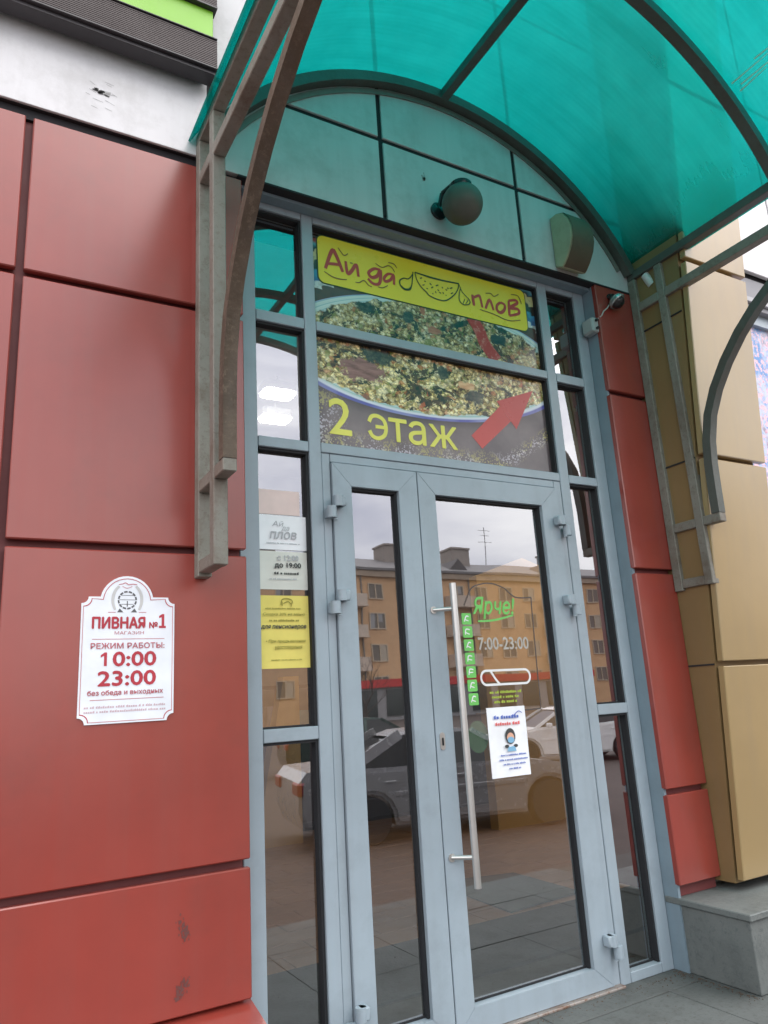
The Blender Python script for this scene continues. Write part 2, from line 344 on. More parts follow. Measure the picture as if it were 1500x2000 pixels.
# --- red column right
rc = thing('red_panel_column', (3.12, -.05, .31), 'narrow red panel column between the door frame and the golden column', 'column')
bm = B(); box(bm, 2.992, 3.26, -.066, .30, .31, 3.46); obj('backing', bm, REDD, rc)
for z0, z1 in ((.362, .768-G), (.768+G, 1.832-G), (1.832+G, 2.808-G), (2.808+G, 3.458)): panel(rc, 2.976, 3.266, z0, z1, -.1, RED, .032)

# --- golden column, leaning out towards the top
def gy(z): return -.188-.0835*z
gc = thing('gold_panel_column', (3.53, -.2, .31), 'golden panel column leaning outward right of the red column', 'column')
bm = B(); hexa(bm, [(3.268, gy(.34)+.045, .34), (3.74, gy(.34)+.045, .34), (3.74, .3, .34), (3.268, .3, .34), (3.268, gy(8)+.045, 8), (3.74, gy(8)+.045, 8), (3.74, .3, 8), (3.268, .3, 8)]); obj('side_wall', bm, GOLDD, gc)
zs = [.355, 1.345, 2.39, 3.475, 4.55, 5.7, 7.9]
for a, b in zip(zs, zs[1:]):
    a += .0 if a == .355 else .012; b -= .012
    bm = B(); hexa(bm, [(3.270, gy(a), a), (3.785, gy(a), a), (3.785, gy(a)+.036, a), (3.270, gy(a)+.036, a), (3.270, gy(b), b), (3.785, gy(b), b), (3.785, gy(b)+.036, b), (3.270, gy(b)+.036, b)], .004); obj('panel', bm, GOLD, gc)
for z in (1.345, 2.39, 3.2):   # joints of the side return
    bm = B(); box(bm, 3.262, 3.2675, gy(z)+.05, -.1, z-.004, z+.004); obj('joint_strip', bm, JOINT, gc)

# --- white wall and shop window beyond the golden column
fw_ = thing('white_panel_bay', (4.6, 0, 3.9), 'white panel wall bay beyond the golden column at the right edge', 'wall')
bm = B(); box(bm, 3.8, 7.5, -.06, .3, 3.9, 8.0); obj('backing', bm, JOINT, fw_)
for x0, x1 in ((3.8, 4.86), (4.88, 6.1), (6.12, 7.4)): panel(fw_, x0, x1, 3.93, 5.4, -.1, WHITE); panel(fw_, x0, x1, 5.42, 7.9, -.1, WHITE)
bm = B(); box(bm, 3.8, 7.5, -.07, .3, 3.66, 3.9, .004); obj('fascia', bm, paint('grey_fascia', (.22, .22, .24), .5), fw_)
bm = B(); box(bm, 3.8, 7.5, -.09, -.0702, 3.70, 3.74, .004); obj('drip_strip', bm, paint('pale_grey_trim', (.4, .4, .42), .5), fw_)
def flower():
    m = NT('blossom_print'); p = m.n('ShaderNodeBsdfPrincipled'); m.l(p.outputs[0], m.o.inputs[0]); p.inputs['Roughness'].default_value = .35; p.inputs['Specular IOR Level'].default_value = .25
    c = m.ramp(m.noise(4.5, 3, .6), [(.40, (.12, .30, .62)), (.5, (.55, .62, .78)), (.60, (.28, .24, .34))])
    c = m.mix(m.ramp(m.noise(24, 4, .7), [(.5, 0.), (.56, 1.)]), c, (.80, .55, .62)); c = m.mix(m.ramp(m.noise(50, 3, .6), [(.6, 0.), (.66, 1.)]), c, (.65, .2, .28))
    m.l(c, p.inputs['Base Color']); return m.m
sw = thing('shop_window', (4.9, 0, .4), 'shop window filled with a pink and blue blossom print at the right edge', 'window')
bm = B(); box(bm, 3.8, 7.5, -.03, .3, .0, .42); box(bm, 3.8, 7.5, -.03, .3, 3.58, 3.66); box(bm, 3.8, 3.86, -.03, .3, .42, 3.58); box(bm, 7.4, 7.5, -.03, .3, .42, 3.58); obj('frame', bm, FRAME, sw)
bm = B(); box(bm, 3.86, 7.4, .0, .02, .42, 3.58); obj('print', bm, flower(), sw)

# --- granite plinth right
rp_ = thing('plinth', (3.6, -.2, 0), 'grey granite plinth with a capstone under the red and golden columns', 'plinth')
bm = B(); box(bm, 2.985, 3.56, -.430, -.012, 0, .278, .003); obj('block', bm, GRANITE, rp_)
bm = B(); box(bm, 3.564, 5.0, -.430, -.012, 0, .278, .003); obj('block', bm, GRANITE, rp_)
bm = B(); box(bm, 2.972, 3.70, -.445, .0, .280, .308, .004); obj('capstone', bm, GRANITE, rp_)
bm = B(); box(bm, 3.703, 5.0, -.445, .0, .280, .308, .004); obj('capstone', bm, GRANITE, rp_)

# ================================================================== GLAZED ENTRANCE
en = thing('glazed_entrance', (1.95, 0, 0), 'blue grey framed glass entrance with double doors, side lights and fanlights', 'entrance')
YB = .075
def bar(nm, x0, x1, z0, z1, y0=0, y1=YB, par=en, mat=FRAME, bev=.0025):
    bm = B(); box(bm, x0, x1, y0, y1, z0, z1, bev); return obj(nm, bm, mat, par)
mull = [(.93, 1.010), (1.236, 1.2905), (2.636, 2.697), (2.900, 2.974)]
for x0, x1 in mull: bar('mullion', x0, x1, .0, 3.49)
bar('jamb', 1.2925, 1.3305, 0, 2.298, .004); bar('jamb', 2.5895, 2.634, 0, 2.298, .004)
bar('transom', 1.2925, 2.634, 2.300, 2.343); bar('transom', 1.3325, 2.5875, 2.262, 2.298, .004)
bar('transom', 1.2925, 2.634, 2.868, 2.912)
for (a, b) in ((1.012, 1.234), (2.699, 2.898)):
    for z0, z1 in ((2.862, 2.912), (2.296, 2.340), (1.140, 1.188), (0.0, .042)): bar('transom', a, b, z0, z1)
for a, b in ((1.012, 1.234), (1.2925, 2.634), (2.699, 2.898)): bar('head_rail', a, b, 3.41, 3.49)
bar('reveal', 2.9765, 2.99, -.078, .08, 0, 3.46) if False else None
bm = B(); box(bm, 2.9765, 2.992, -.080, .08, .0, 3.458); obj('reveal', bm, FRAMED, en)
bm = B(); box(bm, .93, 2.976, -.055, -.002, 3.44, 3.459); obj('drip_flashing', bm, FRAMED, en)
bm = B(); box(bm, 1.2925, 2.634, -.03, .12, .0005, .012, .003); obj('threshold', bm, paint('dirty_threshold', (.30, .27, .25), .6, .3, .3, .3, dirt=(.16, .07, .035), dirt_amt=.9, grime=.9), en)
GY = .040
def pane(x0, x1, z0, z1, par=en, y=GY):
    bm = B(); box(bm, x0, x1, y, y+.006, z0, z1); o = obj('pane', bm, GLASS, par)
    g = B(); w_ = .008; yy = y-.002
    box(g, x0, x0+w_, yy, yy+.012, z0, z1); box(g, x1-w_*1.4, x1, .012, yy+.012, z0, z1)
    box(g, x0+w_, x1-w_*1.4, yy, yy+.012, z0, z0+w_); box(g, x0+w_, x1-w_*1.4, .012, yy+.012, z1-w_*1.3, z1); obj('gasket', g, BLACK, par)
for a, b in ((1.0105, 1.2355), (2.6975, 2.8995)):
    for z0, z1 in ((2.9125, 3.4095), (2.3405, 2.8615), (1.1885, 2.2955), (.0425, 1.1395)): pane(a, b, z0, z1)
pane(1.2910, 2.6355, 2.9125, 3.4095); pane(1.2910, 2.6355, 2.3435, 2.8675)
bm = B(); box(bm, .93, 2.974, .0755, .12, 0, .001); obj('sill_plate', bm, FRAMED, en)

def leaf(x0, x1, gx0, gx1, hinge_x, side, main):
    z0, z1, gz0, gz1 = .014, 2.256, .100, 2.158
    bm = B(); y0, y1 = -.008, .062
    g_ = .0004
    for q in ([(x0, z0), (gx0, gz0), (gx0, gz1), (x0, z1)], [(x1, z0), (x1, z1), (gx1, gz1), (gx1, gz0)],
              [(x0, z1+g_), (gx0, gz1+g_), (gx1, gz1+g_), (x1, z1+g_)], [(x0, z0-g_), (x1, z0-g_), (gx1, gz0-g_), (gx0, gz0-g_)]):
        prism(bm, q, 'y', y0, y1, .0012)
    d = obj('door', bm, FRAME, en, label='narrow fixed left door leaf' if not main else 'wide right door leaf with the long steel pull handle')
    pane(gx0+.0005, gx1-.0005, gz0+.0005, gz1-.0005, d, .030)
    for hz in (2.058, 1.665, .178):
        h = B(); xf = hinge_x+.020*side; xl = hinge_x-.010*side; hz -= .002
        cyl(h, (xf, -.034, hz-.050), (xf, -.034, hz-.001), .021, 20); xa, xb = sorted((xf, xf+.019*side)); box(h, xa, xb, -.040, -.0005, hz-.048, hz-.003, .003)
        cyl(h, (xl, -.036, hz+.001), (xl, -.036, hz+.046), .020, 20); xa, xb = sorted((xl+.006*side, xl-.032*side)); box(h, xa, xb, -.050, -.0085, hz+.001, hz+.046, .005)
        cyl(h, ((xf+xl)/2, -.034, hz-.058), ((xf+xl)/2, -.034, hz-.051), .010)
        obj('hinge', h, FRAME, d, smooth=True)
    return d
dl = leaf(1.3335, 1.7545, 1.423, 1.657, 1.332, -1, False)
dr = leaf(1.7595, 2.5865, 1.850, 2.482, 2.588, 1, True)
h = B(); cyl(h, (1.862, -.075, .53), (1.858, -.075, 1.742), .0145, 18)
for z in (1.633, .642): cyl(h, (1.792, -.010, z), (1.860, -.070, z), .009, 14); cyl(h, (1.792, -.014, z), (1.792, -.0082, z), .016, 18)
obj('handle', h, STAINL, dr, smooth=True)
h = B(); prism(h, rrect(1.777, 1.801, 1.055, 1.125, .0115), 'y', -.0125, -.0082); obj('lock', h, STAINL, dr)
h = B(); prism(h, rrect(1.785, 1.793, 1.072, 1.104, .0038), 'y', -.0145, -.0127); obj('keyhole', h, DARKP, dr)

# small mark decals etc are parts of the door
YD = .0285
GREEN = flat('green_print', (.16, .55, .12), .5); WPR = flat('white_print', (.8, .8, .8), .5); GPR = flat('grey_print', (.46, .43, .38), .6); YGR = flat('lime_print', (.38, .50, .06), .5); DKP = flat('dark_outline_print', (.09, .07, .06), .5)
for k in range(7):
    z = 1.600-.0585*k; x = 1.966+k*.0004; b_ = B(); fpoly(b_, rrect(x, x+.052, z-.025, z+.026, .006), YD); s_ = obj('green_square', b_, GREEN, dr)
    b_ = B(); rd = random.Random(k)
    ribbon(b_, [(x+.012, z-.012), (x+.016+rd.random()*.01, z+.012), (x+.038, z+.010)], YD-.0008, .006); ribbon(b_, [(x+.014, z-.002), (x+.036, z-.012*rd.random())], YD-.0008, .005); obj('pictogram', b_, WPR, dr)
text('Ярче!', 2.032, 2.275, 1.602, 1.70, YD, GREEN, dr, .02, .25); b_ = B(); ribbon(b_, [(2.055, 1.590), (2.15, 1.595), (2.262, 1.618)], YD, .010); obj('underline', b_, GREEN, dr)
text('7:00-23:00', 2.045, 2.335, 1.462, 1.516, YD, GPR, dr, .03)
b_ = B(); o_ = rrect(2.040, 2.330, 1.302, 1.374, .035, 8); i_ = rrect(2.050, 2.320, 1.312, 1.364, .0255, 8)
vo = [b_.verts.new((a, YD, c)) for a, c in o_]; vi = [b_.verts.new((a, YD, c)) for a, c in i_]
for k in range(len(vo)): b_.faces.new((vo[k], vo[(k+1) % len(vo)], vi[(k+1) % len(vo)], vi[k]))
ribbon(b_, [(2.10, 1.368), (2.122, 1.335), (2.145, 1.308)], YD, .010, False); obj('capsule_mark', b_, WPR, dr)
for k in range(3): dashes(2.085+.01*k, 2.27-.015*k, 1.268-.021*k, .013, YD, YGR, dr, k)
b_ = B(); ribbon(b_, [(1.985, 1.66), (2.03, 1.735), (2.075, 1.757), (2.145, 1.765), (2.22, 1.745), (2.285, 1.703), (2.382, 1.703)], YD, .006, False); ribbon(b_, [(2.382, 1.703), (2.378, 1.6), (2.37, 1.19)], YD, .006, False); ribbon(b_, [(2.37, 1.19), (2.2, 1.187), (2.0, 1.187)], YD, .006, False); obj('arched_outline', b_, DKP, dr)
b_ = B(); fpoly(b_, [(2.010+.055*math.cos(t), 1.09+.068*math.sin(t)) for t in [q*2*PI/24 for q in range(24)]], YD+.012); obj('green_disc', b_, flat('dull_green', (.07, .16, .07), .6), dr)  # dull green disc just behind the door glass

# ================================================================== FOOD POSTER ON THE FANLIGHT
def plov():
    m = NT('food_photo_print'); p = m.n('ShaderNodeBsdfPrincipled'); m.l(p.outputs[0], m.o.inputs[0]); p.inputs['Roughness'].default_value = .22; p.inputs['Specular IOR Level'].default_value = .6
    g = m.n('ShaderNodeNewGeometry'); s = m.n('ShaderNodeSeparateXYZ'); m.l(g.outputs['Position'], s.inputs[0]); X, Z = s.outputs[0], s.outputs[2]
    M = m.math; S = lambda v, a, b: m.ramp(v, [(0, 0.), (1, 1.)])
    def step(v, lo, hi):
        r = m.n('ShaderNodeMapRange'); r.inputs['From Min'].default_value = lo; r.inputs['From Max'].default_value = hi; m.l(v, r.inputs[0]); return r.outputs[0]
    dx = M('SUBTRACT', X, 1.95); dz = M('SUBTRACT', M('SUBTRACT', Z, 2.872), M('MULTIPLY', dx, .055))
    def ell(a, b): return M('SQRT', M('ADD', M('POWER', M('ABSOLUTE', M('DIVIDE', dx, a)), 2), M('POWER', M('ABSOLUTE', M('DIVIDE', dz, b)), 2)))
    E = ell(.82, .315)
    # rice
    def vor(sc_, dim='F1'):
        v = m.n('ShaderNodeTexVoronoi'); v.inputs['Scale'].default_value = sc_; mp_ = m.co((1, 1, 1.25))
        wz = m.n('ShaderNodeVectorMath'); wz.operation = 'MULTIPLY_ADD'; nn = m.n('ShaderNodeTexNoise'); nn.inputs['Scale'].default_value = 30; m.l(mp_, nn.inputs[0]); m.l(nn.outputs[1], wz.inputs[0]); wz.inputs[1].default_value = (.03, .03, .03); m.l(mp_, wz.inputs[2]); m.l(wz.outputs[0], v.inputs[0]); return v
    v1 = vor(46); v2 = vor(105)
    h2 = m.n('ShaderNodeSeparateColor'); m.l(v1.outputs['Color'], h2.inputs[0]); h3 = m.n('ShaderNodeSeparateColor'); m.l(v2.outputs['Color'], h3.inputs[0])
    tone = M('ADD', M('MULTIPLY', h2.outputs[2], .55), M('ADD', M('MULTIPLY', h3.outputs[2], .25), M('MULTIPLY', M('SUBTRACT', m.noise(9, 4, .7, m.co((1, 1, 1.3))), .345), 1.5)))
    f1 = m.ramp(tone, [(.12, (.02, .018, .012)), (.30, (.17, .09, .04)), (.46, (.52, .38, .14)), (.66, (.88, .72, .36)), (.9, (1.0, .90, .62))])
    f1 = m.mix(1.0, f1, m.ramp(v1.outputs['Distance'], [(.2, 1.), (.8, .35)]), 'MULTIPLY'); f1 = m.mix(1.0, f1, m.ramp(v2.outputs['Distance'], [(.2, 1.), (.85, .45)]), 'MULTIPLY')
    hue = m.n('ShaderNodeSeparateColor'); m.l(v1.outputs['Color'], hue.inputs[0])
    f1 = m.mix(M('MULTIPLY', step(hue.outputs[0], .90, .92), .6), f1, (.36, .10, .04))
    f1 = m.mix(M('MULTIPLY', step(hue.outputs[1], .86, .90), .6), f1, (.16, .20, .05))
    big = step(m.noise(5.5, 3, .6, m.co((1, 1, 1.3)), .4), .42, .62); pass
    n = m.noise(6.2, 5, .68, m.co((1, 1, 1.4)), .8)
    food = m.mix(step(M('ADD', n, M('MULTIPLY', M('SUBTRACT', m.noise(45, 4, .7), .5), .34)), .55, .58), f1, m.mix(m.ramp(m.noise(40, 3), [(.4, 0.), (.6, 1.)]), (.015, .03, .025), (.07, .05, .035)))
    n3 = m.noise(5.2, 4, .6, m.co((1.2, 1, 1.7), (0, .6, .3)), .5)
    food = m.mix(M('MULTIPLY', step(n3, .64, .68), .8), food, m.mix(m.ramp(m.noise(22, 4), [(.4, 0.), (.6, 1.)]), (.10, .045, .035), (.20, .09, .07)))
    n4 = m.noise(13, 3, .6, m.co((1, 1, 1), (0, 1, 0)), .3); food = m.mix(M('MULTIPLY', step(n4, .66, .70), .85), food, (.38, .10, .05))
    def blob(cx, cz, a, b, cols, amt=1.0):

        q = M('SQRT', M('ADD', M('POWER', M('ABSOLUTE', M('DIVIDE', M('SUBTRACT', X, cx), a)), 2), M('POWER', M('ABSOLUTE', M('DIVIDE', M('SUBTRACT', Z, cz), b)), 2)))
        k = M('MULTIPLY', step(M('ADD', q, M('ADD', M('MULTIPLY', M('SUBTRACT', m.noise(24, 7, .8), .5), 2.6), M('MULTIPLY', M('SUBTRACT', m.noise(60, 2), .5), .5))), 1.05, .90), amt)
        return m.mix(k, food, m.mix(m.ramp(m.noise(30, 4, .6, m.co((.4, 1, 1.6))), [(.35, 0.), (.65, 1.)]), *cols))
    MEAT = ((.13, .06, .06), (.26, .13, .13)); DK = ((.012, .025, .03), (.05, .06, .06))
    food = blob(1.53, 2.735, .12, .055, MEAT); food = blob(1.62, 2.82, .09, .04, DK, .9); food = blob(1.98, 2.80, .035, .035, DK, .9); food = blob(2.17, 2.70, .06, .035, DK, .9); food = blob(2.12, 2.755, .05, .02, ((.45, .22, .12), (.6, .4, .25)))
    food = blob(1.56, 3.07, .05, .035, DK, .9); food = blob(1.80, 3.06, .035, .03, DK, .9); food = blob(2.36, 3.05, .05, .035, DK); food = blob(1.95, 3.02, .04, .02, ((.3, .08, .05), (.45, .2, .12)))
    lite = M('MULTIPLY', step(M('SUBTRACT', 2.85, Z), -.15, .12), .55); food = m.mix(lite, food, m.mix(1.0, food, (1.9, 1.8, 1.5), 'MULTIPLY'))
    # plate
    Ee = M('ADD', E, M('MULTIPLY', M('SUBTRACT', m.noise(16, 4), .5), .16))
    plate = m.ramp(M('FRACT', M('MULTIPLY', E, 22)), [(0, (.55, .66, .62)), (.5, (.62, .72, .70)), (.75, (.25, .48, .50)), (.9, (.6, .7, .68))])
    inside = m.mix(step(M('ADD', Ee, M('MULTIPLY', M('GREATER_THAN', dz, .02), .03)), .93, .945), food, plate)
    # lower rim: bright violet blue band
    blue = m.ramp(m.noise(3, 3), [(.4, (.12, .12, .42)), (.6, (.35, .36, .62))])
    rim = m.mix(step(E, .985, 1.0), m.mix(M('MULTIPLY', M('LESS_THAN', dz, 0.06), step(E, .955, .97)), inside, (.75, .76, .85)), blue)
    # cloth
    spk = m.n('ShaderNodeTexVoronoi'); spk.inputs['Scale'].default_value = 95; m.l(m.co(), spk.inputs[0])
    c0 = m.mix(m.ramp(m.noise(3.5, 4), [(.35, 0.), (.65, 1.)]), (.10, .075, .08), (.24, .185, .185))
    line = M('ABSOLUTE', M('SUBTRACT', M('SUBTRACT', Z, 2.30), M('MULTIPLY', M('SUBTRACT', X, 2.2), .62)))   # diagonal seam of beads
    low = M('SUBTRACT', 2.425, Z)
    dens = M('MAXIMUM', M('MULTIPLY', step(line, .055, .0), M('GREATER_THAN', X, 2.15)), M('MAXIMUM', M('MULTIPLY', step(low, -.01, .07), M('LESS_THAN', X, 2.30)), step(X, 1.45, 1.30)))
    dd = M('MULTIPLY', dens, M('LESS_THAN', M('ADD', spk.outputs['Distance'], M('MULTIPLY', M('SUBTRACT', m.noise(25, 3), .5), 1.4)), .42))
    c0 = m.mix(M('MULTIPLY', dd, .9), c0, m.mix(m.ramp(m.noise(9, 2), [(.45, 0.), (.55, 1.)]), (.62, .55, .62), (.50, .42, .15)))
    # folk pattern above the plate: scallops and stripes
    sc_ = M('ABSOLUTE', M('SINE', M('MULTIPLY', M('ARCTAN2', dz, dx), 46)))
    E2 = M('SUBTRACT', E, M('MULTIPLY', sc_, .05))
    pat = m.ramp(M('MULTIPLY', M('SUBTRACT', E2, .98), 1.25), [(0, (.10, .06, .05)), (.16, (.11, .06, .05)), (.17, (.62, .66, .62)), (.24, (.6, .66, .66)), (.26, (.06, .14, .34)), (.42, (.08, .28, .45)), (.46, (.04, .035, .03)), (.6, (.06, .05, .04)), (.62, (.60, .55, .28)), (.80, (.60, .52, .25)), (.82, (.03, .04, .05)), (.9, (.12, .35, .42)), (1, (.35, .06, .06))])
    pat = m.mix(M('MULTIPLY', step(m.noise(30, 4), .5, .6), .35), pat, (.05, .05, .06))
    cloth = m.mix(M('GREATER_THAN', dz, .03), c0, pat)
    col = m.mix(step(E, 1.03, 1.04), rim, m.mix(M('MULTIPLY', step(E, 1.16, 1.02), M('MULTIPLY', M('LESS_THAN', dz, 0), .7)), cloth, (.06, .04, .04)))
    col = m.mix(M('MULTIPLY', M('GREATER_THAN', dz, .03), M('GREATER_THAN', E, 1.0)), col, pat)
    m.l(col, p.inputs['Base Color']); return m.m
fp = thing('food_poster', (1.96, .03, 2.9), 'poster of a plate of rice with yellow name banner and red arrow over the doors', 'poster')
PM = plov(); YP = .0365
bm = B(); fpoly(bm, [(1.2915, 2.3438), (2.618, 2.3438), (2.618, 2.8672), (1.2915, 2.8672)], YP); obj('print', bm, PM, fp)
bm = B(); fpoly(bm, [(1.2915, 2.9128), (2.635, 2.9128), (2.635, 3.40), (1.2915, 3.36)], YP); obj('print', bm, PM, fp)
YEL = paint('yellow_banner_print', (.78, .68, .04), .3, 0, .05, .0); BRN = flat('brick_red_lettering', (.45, .06, .05), .4); DGR = flat('dark_green_line', (.02, .06, .02), .4); BRT = flat('brown_line', (.20, .12, .03), .4)
ban = rrect(1.329, 2.566, 3.140, 3.385, .032, 6)
sk = lambda P: [(x, z+(x-1.95)*.004) for x, z in P]
bm = B(); fpoly(bm, sk(rrect(1.323, 2.572, 3.134, 3.391, .036, 6)), YP-.0012); obj('banner_outline', bm, DGR, fp)
bm = B(); fpoly(bm, sk(ban), YP-.0024); obj('banner', bm, YEL, fp)
LETTERS = [
(0.02, [(1.365, 3.213), (1.403, 3.316), (1.423, 3.298), (1.455, 3.217)]),
(0.016, [(1.372, 3.240), (1.412, 3.248), (1.450, 3.252)]),
(0.018, [(1.473, 3.279), (1.479, 3.217), (1.501, 3.233), (1.529, 3.275), (1.537, 3.213)]),
(0.018, [(1.661, 3.281), (1.626, 3.279), (1.594, 3.249), (1.61, 3.228), (1.641, 3.244), (1.66, 3.279), (1.652, 3.209), (1.617, 3.196), (1.588, 3.216)]),
(0.016, [(1.737, 3.273), (1.704, 3.271), (1.678, 3.241), (1.687, 3.226), (1.715, 3.242), (1.734, 3.27), (1.733, 3.219)]),
(0.018, [(2.209, 3.28), (2.213, 3.217)]),
(0.016, [(2.209, 3.26), (2.249, 3.284), (2.259, 3.271), (2.267, 3.218)]),
(0.017, [(2.287, 3.217), (2.32, 3.276), (2.34, 3.219)]),
(0.018, [(2.394, 3.278), (2.368, 3.256), (2.364, 3.227), (2.386, 3.216), (2.413, 3.238), (2.42, 3.268), (2.394, 3.278)]),
(0.018, [(2.451, 3.301), (2.445, 3.211)]),
(0.018, [(2.451, 3.301), (2.498, 3.315), (2.508, 3.299), (2.455, 3.26), (2.507, 3.264), (2.512, 3.239), (2.445, 3.211)]),
]
THIN=[
[(1.435, 3.341), (1.464, 3.308), (1.487, 3.323)],
[(1.495, 3.276), (1.51, 3.277)],
[(1.635, 3.31), (1.671, 3.298), (1.707, 3.317), (1.728, 3.309), (1.741, 3.289)],
[(1.708, 3.334), (1.739, 3.334), (1.756, 3.315)],
[(1.358, 3.195), (1.401, 3.178), (1.441, 3.176), (1.474, 3.182)],
[(1.519, 3.18), (1.54, 3.183), (1.566, 3.2), (1.59, 3.181), (1.607, 3.177)],
[(1.641, 3.185), (1.667, 3.186), (1.697, 3.206)],
[(2.298, 3.309), (2.331, 3.316), (2.353, 3.303), (2.385, 3.325)],
[(2.471, 3.343), (2.52, 3.345), (2.539, 3.301)],
[(2.249, 3.203), (2.334, 3.197), (2.409, 3.182), (2.457, 3.183), (2.519, 3.201)],
]
DARK=[
(0.007, [(1.848, 3.319), (1.844, 3.288), (1.835, 3.242), (1.819, 3.215), (1.792, 3.21), (1.769, 3.226), (1.768, 3.251), (1.792, 3.27), (1.819, 3.273), (1.847, 3.306)]),
(0.012, [(1.83, 3.23), (1.819, 3.215), (1.792, 3.21), (1.771, 3.224)]),
(0.01, [(1.86, 3.32), (1.929, 3.316), (1.947, 3.315), (2.027, 3.316), (2.127, 3.323)]),
(0.007, [(1.86, 3.32), (1.868, 3.281), (1.89, 3.247), (1.921, 3.224), (1.937, 3.209), (1.989, 3.199), (2.038, 3.206), (2.092, 3.251), (2.117, 3.288), (2.127, 3.323)]),
(0.006, [(2.127, 3.323), (2.144, 3.279), (2.185, 3.244), (2.183, 3.22), (2.148, 3.207), (2.122, 3.223), (2.123, 3.259), (2.136, 3.303)]),
(0.005, [(2.143, 3.213), (2.157, 3.242)]),
(0.005, [(2.16, 3.215), (2.179, 3.242)]),
(0.006, [(1.887, 3.293), (1.901, 3.3)]),
(0.006, [(1.912, 3.284), (1.922, 3.284)]),
(0.006, [(1.9, 3.258), (1.913, 3.264)]),
(0.006, [(1.922, 3.247), (1.931, 3.245)]),
(0.006, [(1.944, 3.28), (1.955, 3.273)]),
(0.006, [(1.952, 3.255), (1.964, 3.265)]),
(0.006, [(1.98, 3.274), (1.997, 3.284)]),
(0.006, [(1.989, 3.256), (1.999, 3.25)]),
(0.006, [(2.018, 3.278), (2.024, 3.27)]),
(0.006, [(2.039, 3.269), (2.049, 3.265)]),
(0.006, [(2.067, 3.281), (2.084, 3.289)]),
(0.006, [(2.07, 3.252), (2.086, 3.261)]),
(0.006, [(2.036, 3.235), (2.042, 3.234)]),
(0.006, [(1.999, 3.244), (2.008, 3.238)]),
(0.006, [(1.975, 3.243), (1.979, 3.232)]),
(0.006, [(1.955, 3.226), (1.962, 3.224)]),
(0.006, [(2.021, 3.249), (2.025, 3.239)]),
(0.006, [(2.051, 3.282), (2.058, 3.276)]),
]

bm = B()
for wd, P in LETTERS: ribbon(bm, P, YP-.0036, wd)
obj('lettering', bm, BRN, fp, kind='stuff')
bm = B()
for P in THIN: ribbon(bm, P, YP-.0040, .006)
obj('flourish', bm, BRT, fp, kind='stuff')
bm = B()
for wd, P in DARK: ribbon(bm, P, YP-.0038, wd)
obj('cauldron_drawing', bm, DGR, fp, kind='stuff')
YT = flat('yellow_lettering', (.85, .78, .14), .4); ARW = paint('red_arrow_print', (.62, .075, .065), .3, 0, .1, 0)
text('2', 1.353, 1.460, 2.406, 2.572, YP-.0012, YT, fp, .018)
text('таж', 1.654, 2.031, 2.406, 2.521, YP-.0012, YT, fp, .022)
bm = B(); ribbon(bm, [(1.551, 2.486), (1.566, 2.513), (1.597, 2.519), (1.628, 2.502), (1.638, 2.466), (1.628, 2.430), (1.597, 2.412), (1.566, 2.419), (1.551, 2.444)], YP-.0012, .019, False); ribbon(bm, [(1.583, 2.467), (1.63, 2.467)], YP-.0016, .017, False); obj('lettering', bm, YT, fp, kind='stuff')
bm = B(); fpoly(bm, [(2.549, 2.797), (2.3, 2.701), (2.411, 2.564)], YP-.0012); fpoly(bm, [(2.319, 2.677), (2.12, 2.493), (2.18, 2.432), (2.379, 2.603)], YP-.0012); obj('arrow', bm, ARW, fp)
bm = B(); ribbon(bm, [(2.19, 3.15), (2.235, 3.08), (2.262, 3.01), (2.33, 2.93)], YP-.0010, .075, False); obj('chili_print', bm, paint('red_chili_print', (.40, .035, .03), .35, 0, .2, .2, dirt=(.8, .6, .5), grime=.3), fp)

# ================================================================== OPENING HOURS SIGN
hs = thing('hours_sign', (.505, -.105, 1.25), 'white notched opening hours sign on the red wall, reading 10:00 23:00', 'sign')
def plaque(i):   # outline inset by i
    x0, x1, z0, z1 = .353+i, .655-i, 1.247+i, 1.656-i; r = .022+i*.4; c = .497; R = .086-i; P = []
    for cx, cz, a0, a1 in ((x0-i*.3, z0-i*.3, 90, 0),): 
        for k in range(6): a = math.radians(a0+(a1-a0)*k/5); P.append((cx+r*math.cos(a), cz+r*math.sin(a)))
    for k in range(6): a = math.radians(180-90*k/5); P.append((x1+i*.3+r*math.cos(a), z0-i*.3+r*math.sin(a)))
    for k in range(6): a = math.radians(270-90*k/5); P.append((x1+i*.3+r*math.cos(a), z1+i*.3+r*math.sin(a)))
    cz = 1.641; a0 = math.asin(max(-.99, min(.99, (z1-cz)/R)))
    for k in range(17): a = a0+(PI-2*a0)*k/16; P.append((c+R*math.cos(a), cz+R*math.sin(a)))
    for k in range(6): a = math.radians(0-90*k/5); P.append((x0-i*.3+r*math.cos(a), z1+i*.3+r*math.sin(a)))
    return P
WSG = flat('white_sign_vinyl', (.80, .84, .90), .3); MRN = flat('maroon_print', (.45, .03, .05), .4); MRL = flat('faded_maroon_print', (.50, .14, .17), .4); GRY = flat('grey_emblem_print', (.10, .10, .11), .5); LGR = flat('light_wreath_print', (.55, .55, .55), .5)
bm = B(); prism(bm, plaque(0), 'y', -.1055, -.1002); obj('board', bm, WSG, hs)
def outline(i, w_, y):
    b_ = B(); o_, n_ = plaque(i), plaque(i+w_); a = [b_.verts.new((x, y, z)) for x, z in o_]; c = [b_.verts.new((x, y, z)) for x, z in n_]
    for k in range(len(a)): b_.faces.new((a[k], a[(k+1) % len(a)], c[(k+1) % len(a)], c[k]))
    return b_
YS = -.1063
obj('border_line', outline(.008, .0022, YS), MRN, hs)
text('ПИВНАЯ', .3885, .556, 1.5515, 1.5880, YS, MRN, hs, .055)
text('№', .571, .598, 1.5515, 1.5715, YS, MRN, hs, .05); numeral_one(.603, .626, 1.5515, 1.5990, YS, MRN, hs, True)
